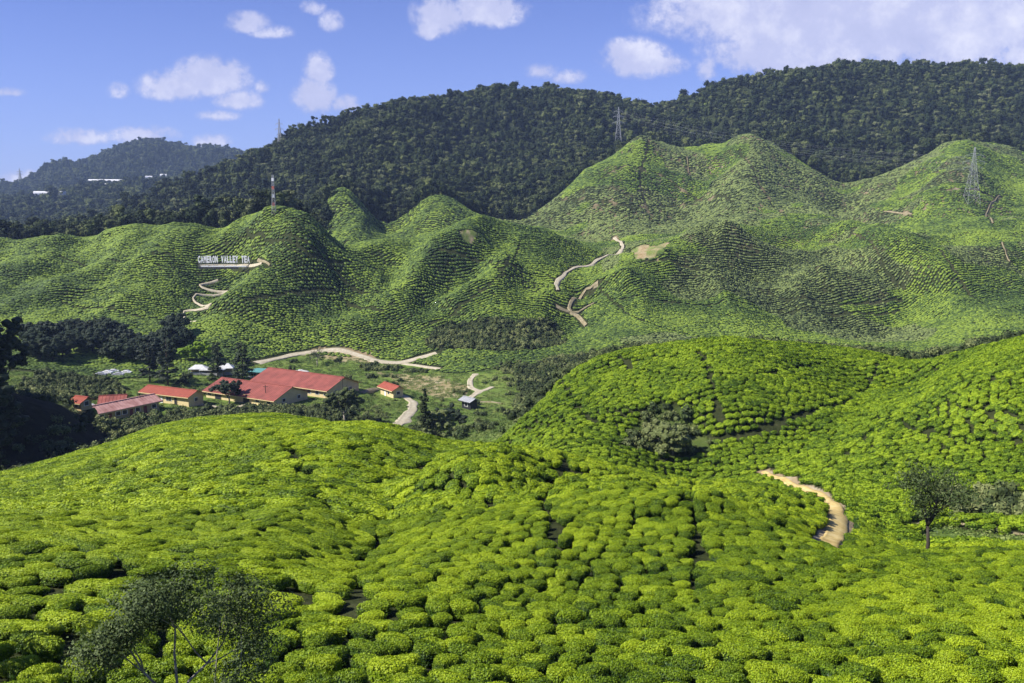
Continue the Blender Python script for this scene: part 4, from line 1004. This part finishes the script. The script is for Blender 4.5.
# bright crowns in the forest
def crown_tree(px, py, s, seed, label, mat=M_LIME):
    p = hit(px, py, 700, 1300); t = empty('forest_tree', p, 0, label=label, cat='forest tree')
    MB().tube([(0, 0, -1), (0, 0, 8*s)], [.35*s, .2*s], 6).build('trunk', M_BARK, t)
    r = np.random.default_rng(seed); B = [(r.normal(0, 1.8*s), r.normal(0, 1.8*s), s*r.uniform(8, 12), 1.9*s, 1.9*s, 1.3*s) for _ in range(7)]
    link('crown', crown_mesh('crown', seed, B, 600, 1.0, mat), t)
crown_tree(706, 113, .95, 91, 'lone yellow-green crown high in the dark forest, right of the saddle')
M_OLIVE = leafy('olive_leaves', (.03, .05, .012), (.07, .10, .025), (.13, .16, .04), patch=(20, .3), rnd=.5, attr=.8)
crown_tree(944, 90, 1.2, 92, 'upper of two pale olive crowns in the forest at the top right', M_OLIVE)
crown_tree(990, 100, 1.7, 93, 'wide olive crown in the forest at the right, over the pylon hill', M_OLIVE)
crown_tree(992, 92, 1.3, 94, 'olive crown just above the wide olive crown at the right', M_OLIVE)
crown_tree(496, 150, 1.7, 95, 'brighter olive crown halfway up the forested slope in the middle', M_OLIVE)

# ------------------------------------------------------------ buildings
M_RED = plain('red_metal_roof', (.27, .078, .058), .65, .30, .35, spec=.4)
M_REDB = plain('bright_red_roof', (.33, .085, .05), .55, .15, 1.0, spec=.4)
M_PINK = plain('faded_pink_roof', (.42, .19, .165), .7, .35, .5, col2=(.50, .30, .27))
M_CREAM = plain('cream_wall', (.62, .50, .27), .85, .1, .7)
M_CREAMD = plain('ochre_wall', (.42, .33, .17), .85, .15, .7)
M_DARKW = plain('dark_opening', (.03, .03, .035), .4, .2, 2)
M_WHITE = plain('white_paint', (.78, .78, .76), .6, .06, 2)
M_CANVAS = plain('stall_canvas', (.55, .56, .56), .7, .15, 1)
M_GREY = plain('grey_roof', (.34, .35, .36), .6, .15, 1.2)
M_TEAL = plain('teal_roof', (.10, .26, .25), .5, .2, 1.2)
M_MAROON = plain('maroon_door', (.16, .03, .04), .5, .1, 2)
M_BLUE = plain('blue_tarp', (.06, .08, .30), .5, .2, 2)
def corrugated(mb_len, x0, x1, y0, z0, y1, z1, t=.12, nseg=None):
    """a sloping sheet roof with its ribs"""
    mb = MB(); n = nseg or max(6, int((x1-x0)/.9)); 
    for k in range(n):
        a = x0+(x1-x0)*k/n; b = x0+(x1-x0)*(k+1)/n; m = a+(b-a)*.18
        V = [(a, y0, z0), (b, y0, z0), (b, y1, z1), (a, y1, z1)]
        up = .0
        mb.add([(a, y0, z0), (b, y0, z0), (b, y1, z1), (a, y1, z1), (a, y0, z0+t), (b, y0, z0+t), (b, y1, z1+t), (a, y1, z1+t)], [(0,3,2,1) if y1 > y0 else (0,1,2,3), (4,5,6,7), (0,1,5,4), (2,3,7,6)]+([(0,4,7,3)] if k == 0 else [])+([(1,2,6,5)] if k == n-1 else []))
        mb.add([(a, y0, z0+t), (m, y0, z0+t), (m, y1, z1+t), (a, y1, z1+t), (a+.03, y0, z0+t+.07), (m-.03, y0, z0+t+.07), (m-.03, y1, z1+t+.07), (a+.03, y1, z1+t+.07)], [(4,5,6,7), (0,1,5,4), (2,3,7,6), (0,4,7,3), (1,2,6,5)])
    return mb
def gabled(key, label, roofm, wallm, cat='building', name='red_roofed_building', doors=(), windows=(), eave_over=.9, gable_win=True, back=True, open_front=False, skylights=0):
    b = BLD[key]; L, Dp, ev, rise = b['len'], b['depth'], b['eave'], b['rise']; hx, hy = L/2, Dp/2
    t = empty(name, b['c'], b['yaw'], label=label, cat=cat)
    gx = hx-.8
    w = MB(); z0 = -1.0; iy = hy-eave_over; sl = rise/hy; ze = ev+sl*eave_over-.05   # wall top under the roof
    V = [(-gx, -iy, z0), (gx, -iy, z0), (gx, iy, z0), (-gx, iy, z0), (-gx, -iy, ze), (gx, -iy, ze), (gx, iy, ze), (-gx, iy, ze), (-gx, 0, ev+rise-.08), (gx, 0, ev+rise-.08)]
    w.add(V, [(0,1,5,4), (2,3,7,6), (1,2,6,9,5), (3,0,4,8,7), (4,5,9,8), (7,8,9,6), (3,2,1,0)])
    w.build('wall', wallm, t)
    roof = MB()
    for y0 in (-hy, hy):
        r = corrugated(L, -hx, hx, y0, ev, 0, ev+rise); roof.add(r.v, r.f)
    roof.box(-hx, hx, -.25, .25, ev+rise+.1, ev+rise+.24)
    ro = roof.build('roof', roofm, t)
    MB().box(-hx, hx, -hy-.09, -hy+.03, ev-.22, ev-.01).build('fascia', wallm, t)
    for (x, wd, hh, m) in doors:
        fr = MB().box(x-wd/2-.1, x+wd/2+.1, -iy-.09, -iy-.002, -.3, hh+.1).build('door', M_CREAMD, t)
        MB().box(x-wd/2, x+wd/2, -iy-.13, -iy-.093, -.3, hh).build('panel', m, fr)
    for (x, wd) in windows:
        fr = MB().box(x-wd/2-.12, x+wd/2+.12, -iy-.09, -iy-.002, .85, min(ev-.15, 2.15)).build('window', M_WHITE, t)
        pn = MB()
        k = max(1, int(wd/.9))
        for j in range(k): pn.box(x-wd/2+wd*j/k+.04, x-wd/2+wd*(j+1)/k-.04, -iy-.12, -iy-.093, .95, min(ev-.25, 2.05))
        pn.build('pane', M_DARKW, fr)
    if gable_win:
        for y in ((-Dp*.2, Dp*.2) if Dp > 12 else (0,)):
            fr = MB().box(gx+.002, gx+.09, y-.7, y+.7, 1.0, 2.2).build('window', M_WHITE, t); MB().box(gx+.093, gx+.12, y-.6, y+.6, 1.1, 2.1).build('pane', M_DARKW, fr)
    for j in range(skylights):
        x = -hx+L*(j+1)/(skylights+1); sy = hy*.55
        MB().box(x-.25, x+.25, -sy-.3, -sy+.3, ev+rise*.45-.2, ev+rise*.45+.9).build('vent', M_GREY, t)
    return t
bl = BLD['long_barrack']['len']
gabled('long_barrack', 'long barrack with a faded pink tin roof at the left end of the buildings', M_PINK, M_CREAMD, name='barrack', doors=[(bl*f, 1.0, 2.0, M_MAROON) for f in (-.30, .02, .24)], windows=[(bl*f, 1.4) for f in (-.42, -.18, -.08, .12, .38)])
gabled('staff_house', 'dull red roofed house half hidden behind the long pink-roofed barrack', M_RED, M_CREAMD, name='staff_house', doors=[(0, 1, 2, M_MAROON)], windows=[(-2.4, 1.2), (2.4, 1.2)])
gabled('cream_block', 'cream block with white windows and a salmon red roof, between barrack and sheds', M_REDB, M_CREAM, name='accommodation_block', doors=[(-1.5, 1.0, 2.1, M_WHITE), (4.5, 1, 2.1, M_DARKW)], windows=[(-5.2, 1.8), (1.6, 2.2), (-3.4, 1.0)])
sl_ = BLD['shed_front']['len']; sb_ = BLD['shed_back']['len']
gabled('shed_front', 'big red-roofed shed in front of the other, its cream gable to the right', M_RED, M_CREAM, cat='shed', name='tea_factory_shed', doors=[(sl_*f, 2.6, 2.8, M_DARKW) for f in (-.3, .1)], windows=[(sl_*f, 1.6) for f in (-.42, -.15, .25, .4)])
gabled('shed_back', 'largest red-roofed shed, rearmost, with a row of dark openings under its eaves', M_RED, M_CREAM, cat='shed', name='tea_factory_shed', windows=[(-sb_/2+1.6+k*(sb_-3.2)/9, 1.5) for k in range(10)])
gabled('hut', 'small cream hut with a bright red roof standing alone by the works track', M_REDB, M_CREAM, cat='hut', name='hut', doors=[(-1.0, 1.0, 2.0, M_WHITE)], windows=[(1.2, 1.0)])
gabled('small_roof', 'smallest red-roofed house, leftmost of all, on the edge of the shaded bank', M_REDB, M_CREAMD, cat='house', name='house', windows=[(0, 1.0)])
gabled('grey_hut', 'small grey-roofed hut on the grass terrace right of the tall conifer', M_GREY, M_DARKW, cat='hut', name='hut', windows=[(0, 1.5)], gable_win=False)

def stall(px, py, w, d, h, yaw, label, roofm=M_CANVAS, peak=1.2, name='market_stall', cat='stall'):
    p = hit(px, py, 300, 420); t = empty(name, p, yaw, label=label, cat=cat)
    for sx in (-1, 1):
        for sy in (-1, 1): MB().tube([(sx*(w/2-.15), sy*(d/2-.15), -.5), (sx*(w/2-.15), sy*(d/2-.15), h)], .09, 6).build('post', M_GREY, t)
    r = MB(); r.add([(-w/2, -d/2, h), (w/2, -d/2, h), (w/2, d/2, h), (-w/2, d/2, h), (-w*.18, 0, h+peak), (w*.18, 0, h+peak), (-w/2, -d/2, h-.25), (w/2, -d/2, h-.25), (w/2, d/2, h-.25), (-w/2, d/2, h-.25)],
          [(0,1,5,4), (1,2,5), (2,3,4,5), (3,0,4), (6,7,1,0), (7,8,2,1), (8,9,3,2), (9,6,0,3), (9,8,7,6)]); r.build('roof', roofm, t)
    MB().box(-w/2+.6, w/2-.6, d*.1, d*.1+.12, -.2, h*.8).build('back_panel', M_CREAMD, t)
    MB().box(-w/2+.5, w/2-.5, -d/2+.35, -d/2+1.0, -.2, 1.0).build('counter', M_GREY, t)
    return t
stall(199, 374, 7, 4, 2.2, .1, 'white peaked stall roof, leftmost of the stalls behind the front shed', peak=1.4)
stall(213, 375, 9, 4, 2.2, -.05, 'long low white stall roof, second from the left behind the front shed', peak=.7)
stall(226, 374, 6, 5, 2.6, .2, 'white peaked stall roof between the two conifers behind the sheds', peak=1.6)
stall(262, 378, 10, 6, 2.8, -.15, 'teal-roofed shelter behind the left end of the largest shed', roofm=M_TEAL, peak=1.0, name='shelter', cat='shelter')
stall(88, 405, 4.5, 3.5, 2.2, .1, 'blue and white awning beside the smallest red-roofed house', roofm=M_BLUE, peak=.6, name='awning', cat='awning') if False else None

# parked cars in the shade of the tree belt
def car(loc, yaw, label, paint, group=None):
    t = empty('parked_car', loc, yaw, label=label, cat='car', group=group)
    prof = [(-2.1, .35), (-2.15, .75), (-1.75, .95), (-1.2, 1.0), (-.7, 1.42), (.75, 1.45), (1.45, .98), (2.05, .88), (2.15, .6), (2.1, .35)]
    b = MB(); n = len(prof)
    V = [(x, -.85, z) for x, z in prof]+[(x, .85, z) for x, z in prof]
    for i, (x, z) in enumerate(prof):
        if z > 1.1: V[i] = (x, -.68, z); V[i+n] = (x, .68, z)
    b.add(V, [tuple(range(n)), tuple(range(2*n-1, n-1, -1))]+[(i, i+n, (i+1) % n+n, (i+1) % n) for i in range(n)]); b.build('body', paint, t)
    g = MB(); g.box(-.75, .85, -.80, .80, 1.03, 1.32); g.build('window', M_DARKW, t)
    for x in (-1.35, 1.35):
        for y in (-.8, .8): MB().tube([(x, y-.1, .32), (x, y+.1, .32)], .32, 12).build('wheel', M_DARKW, t)
    return t
M_CARW = plain('white_car_paint', (.75, .76, .78), .3, .03, 1, spec=.5); M_CARS = plain('silver_car_paint', (.45, .46, .5), .3, .03, 1, spec=.5)
for px, py, yw, lb, m in ((100, 376, .2, 'silver car, leftmost of those parked before the dark tree belt', M_CARS), (107, 374, -.1, 'white car parked second from the left before the dark tree belt', M_CARW), (113, 373, .3, 'white car parked in the middle of the row before the dark tree belt', M_CARW), (126, 374, 0, 'white car parked apart, rightmost before the dark tree belt', M_CARW), (118, 376, .1, 'silver car parked slightly nearer than the white ones by the tree belt', M_CARS)):
    p = hit(px, py, 300, 420); car(p, yw, lb, m)
p = hit(90, 409, 225, 330); car(p, .1, 'white car half under the trees beside the smallest red-roofed house', M_CARW)

# rubble of pale rocks
M_ROCK = plain('pale_rock', (.50, .49, .46), .9, .25, 1.5)
def rocks():
    rng = np.random.default_rng(5)
    for k, (px, py, s) in enumerate([(289,374,1.3),(293,372,1.0),(297,373,1.5),(301,371,1.1),(305,373,1.6),(309,375,1.0),(312,376,1.2),(299,375,.9)]):
        V, Fq = ico(2); V = V*(1+.5*(noise3(V*1.3+k*5, 1.6, k)[:, None]))*np.array([1.2, 1.0, .7])*s
        p = hit(px, py, 300, 420); o = link('rock', mesh_np('rock', V, Fq, M_ROCK, False), None, p)
        tag(o, 'pale boulder in the rubble heap behind the largest shed', 'rock', 'pale boulders behind the largest shed')
rocks()

# greenhouses on the far mountain: white plastic tunnels
def greenhouses():
    def tunnel(px, py, Lm, Wm, yaw, nb, label):
        p = hit(px, py, 1500, 3200); p.z = ground_at(p.x, p.y)
        t = empty('greenhouse', p, yaw, label=label, cat='greenhouse')
        for k in range(nb):
            y0 = (k-nb/2)*Wm; mb = MB(); n = 8; V = []; 
            for x in (-Lm/2, Lm/2):
                for j in range(n+1):
                    a = math.pi*j/n; V.append((x, y0+Wm/2-math.cos(a)*Wm/2*.96, 12+math.sin(a)*Wm*.45))
                V.append((x, y0+Wm*.98, -8)); V.append((x, y0+Wm*.02, -8))
            m = n+3; mb.add(V, [(j, (j+1) % m, (j+1) % m+m, j+m) for j in range(m)]+[tuple(range(m-1, -1, -1)), tuple(range(m, 2*m))]); mb.build('bay', M_WHITE, t)
    tunnel(108, 186, 90, 12, .12, 3, 'long white greenhouse roof, highest on the slope of the far mountain')
    tunnel(52, 200, 60, 12, .25, 3, 'white greenhouse roof lower on the far mountain, nearest the left edge')
    tunnel(104, 191, 20, 10, .0, 1, 'tiny white greenhouse just below the long one on the far mountain')
    tunnel(149, 182, 18, 10, .4, 2, 'small white greenhouse, left one of the pair on the far mountain')
    tunnel(164, 180, 18, 10, .2, 2, 'small white greenhouse, right one of the pair on the far mountain')
greenhouses()

# ------------------------------------------------------------ hillside sign
M_LETTER = plain('white_letter', (.80, .80, .78), .6, .04, 1)
def sign():
    y = None
    a = hit(198, 265, 380); b = hit(250, 264.5, 380)
    D = (a.y+b.y)/2-7; p0 = unproj(198, 263.8, D); p1 = unproj(250, 262.6, D); Wd = (p1-p0).length
    zb = (p0.z+p1.z)/2
    yaw = math.atan2(p1.y-p0.y, p1.x-p0.x); mid = (p0+p1)/2
    t = empty('hillside_sign', (mid.x, mid.y, zb), yaw, label='white standing letters CAMERON VALLEY TEA on the tea hillside', cat='sign')
    text = 'CAMERON VALLEY TEA'; H = 7.0*D/F
    adv = Wd/len(text)
    for i, ch in enumerate(text):
        if ch == ' ': continue
        cu = bpy.data.curves.new('letter', 'FONT'); cu.body = ch; cu.extrude = .12; cu.offset = .045; cu.size = 1; cu.resolution_u = 3
        to = bpy.data.objects.new('tmp', cu); me = bpy.data.meshes.new_from_object(to); bpy.data.objects.remove(to)
        n = len(me.vertices); V = np.empty(n*3, np.float32); me.vertices.foreach_get('co', V); V = V.reshape(-1, 3)
        lo, hi = V.min(0), V.max(0); w = adv*.86; V[:, 0] = (V[:, 0]-(lo[0]+hi[0])/2)*w/(hi[0]-lo[0]); V[:, 1] = (V[:, 1]-lo[1])*H/(hi[1]-lo[1]); V[:, 2] *= 1.2
        me.vertices.foreach_set('co', V.ravel()); me.update(); me.materials.clear(); me.materials.append(M_LETTER)
        x = -Wd/2+adv*(i+.5)
        o = link('letter', me, t, (x, 0, .2)); o.rotation_euler = (R(90), 0, 0); o['label'] = 'letter '+ch
        pb = MB()
        for s in (-1, 1): pb.box(x+s*w*.28-.06, x+s*w*.28+.06, .2, .34, -3.0, H*.8)
        pb.build('post', M_GREY, t)
    # retaining wall of pale sacks under it
    wl = empty('retaining_wall', (mid.x, mid.y-2.6, zb), yaw, label='low white retaining wall with a dark foot under the standing letters', cat='wall')
    m = MB(); n = 26
    for k in range(n):
        x = -Wd*.40+Wd*.86*k/n; h = -1.0-.9*abs(vnoise(np.array([k*.7]), np.array([2.0]), 4)[0]-.5)
        m.box(x, x+Wd*.86/n*.96, -.4, .5, -1.7, h)
    m.build('coping', M_WHITE, wl); MB().box(-Wd*.46, Wd*.30, -.35, .5, -2.6, -1.71).build('base', M_DARKW, wl)
sign()

# ------------------------------------------------------------ pylons, masts, lines
M_STEEL = plain('galvanised_steel', (.42, .43, .42), .5, .1, 1, metallic=.2)
M_STEELR = plain('red_mast_paint', (.45, .12, .08), .6, .1, 1)
def pylon(name, p, H, wb, arms, label, cat='pylon', th=.16, wt=.8, mat=M_STEEL, panels=9):
    t = empty(name, p, 0, label=label, cat=cat); tw = MB()
    def w(z): return (wb*(1-z/H)**1.25+wt*.5*(z/H)**.5)*.5+wt*.15
    zs = [H*(k/panels)**.9 for k in range(panels+1)]; zs[0] = -1.0
    cor = lambda z: [Vector((sx*w(max(z, 0)), sy*w(max(z, 0)), z)) for sx, sy in ((-1,-1),(1,-1),(1,1),(-1,1))]
    for a, b in zip(zs[:-1], zs[1:]):
        A, B = cor(a), cor(b)
        for k in range(4):
            tw.tube([A[k], B[k]], th, 4); tw.tube([A[k], B[(k+1) % 4]], th*.6, 4); tw.tube([A[(k+1) % 4], B[k]], th*.6, 4); tw.tube([B[k], B[(k+1) % 4]], th*.6, 4)
    tw.build('tower', mat, t)
    for z, L in arms:
        ww = w(z); am = MB()
        for s in (-1, 1):
            for yy in (-ww, ww): am.tube([(s*ww, yy, z), (s*L, 0, z)], th*.7, 4); am.tube([(s*ww, yy, z+H*.045), (s*L, 0, z)], th*.7, 4)
            am.tube([(s*L, 0, z), (s*L, 0, z-1.6)], th*.8, 5)
        am.build('cross_arm', mat, t)
    return t
def mat_haze(): pass
pa = hit(618, 147, 700, 1200); pylon('pylon', pa, 38*pa.y/F, 8, [(29*pa.y/F, 6), (23*pa.y/F, 7), (34*pa.y/F, 5)], 'lattice pylon against the dark forest left of the highest tea peak', th=.17)
pb_ = hit(971, 203, 500, 900); pylon('pylon', pb_, 54*pb_.y/F, 9, [(46*pb_.y/F, 7), (40*pb_.y/F, 8), (34*pb_.y/F, 7)], 'tall lattice pylon on the tea spur at the far right', th=.09)
pc_ = hit(274, 213, 380, 600); pylon('radio_mast', pc_, 37*pc_.y/F, 1.6, [], 'slim lattice mast with red and white bands on the peaked tea hill', cat='mast', th=.06, wt=1.0, panels=14)
for k in range(4):
    z = (7+k*8)*pc_.y/F; mr_ = [o for o in bpy.data.objects if o.name.startswith('radio_mast')][0]
    MB().box(-.6, .6, -.6, .6, z, z+1.6).build('band', M_STEELR if k % 2 == 0 else M_WHITE, mr_)
pd_ = hit(280, 147, 900, 1300); pd_.z = ground_at(pd_.x, pd_.y); pylon('pylon', pd_, 27*pd_.y/F, 5, [(22*pd_.y/F, 4), (17*pd_.y/F, 5)], 'thin pylon on the skyline of the forest at the left', th=.22)
u20 = float(uv_of(20, 178)[0]); Dm = 2950; pm = Vector((u20*Dm, Dm, ground_at(u20*Dm, Dm))); pylon('pylon', pm, 55, 11, [(44, 9), (36, 10)], 'faint pylon on the skyline of the far mountain, by the left edge', th=.7)
def wires():
    end = Vector((pb_.x-150, pb_.y+170, pb_.z+20)); rng = np.random.default_rng(2)
    H = 54*pb_.y/F
    for k, (dz, off) in enumerate(((46, -7), (40, -8), (34, -7), (46, 7), (40, 8), (34, 7))):
        a = Vector((pb_.x+off, pb_.y, pb_.z+dz*pb_.y/F-1.6)); b = Vector((float(uv_of(600, 150)[0])*1010+off, 1010, float(uv_of(600, 158-dz*.35)[1])*1010))
        b = Vector((pa.x+off*.9, pa.y, pa.z+(17+dz*.38)*pa.y/F))
        pts = []
        for i in range(33):
            t = i/32; q = a.lerp(b, t); q.z -= 26*4*t*(1-t)*.35; pts.append(q)
        o = MB().tube(pts, .022, 4, False).build('power_line', M_STEEL)
        tag(o, 'thin power line strung between the two large pylons in front of the forest', 'power line', 'power lines between the pylons')
wires()
# poles by the sheds
for px, py, hh, lb in ((343, 401, 24, 'dark utility pole in front of the largest shed'), (266, 404, 20, 'dark utility pole against the roof of the front shed')):
    p = hit(px, py, 215, 330); h = hh*p.y/F
    o = MB().tube([(0, 0, -.5), (0, 0, h)], [.14, .1], 8).box(-.8, .8, -.06, .06, h-.7, h-.55).build('utility_pole', M_DBARK, None, p); tag(o, lb, 'utility pole')

SC.cycles.max_bounces = 5; SC.cycles.diffuse_bounces = 3; SC.cycles.glossy_bounces = 1; SC.cycles.transmission_bounces = 1
SC.cycles.volume_bounces = 0; SC.cycles.transparent_max_bounces = 4; SC.cycles.use_denoising = True
SC.cycles.use_adaptive_sampling = True
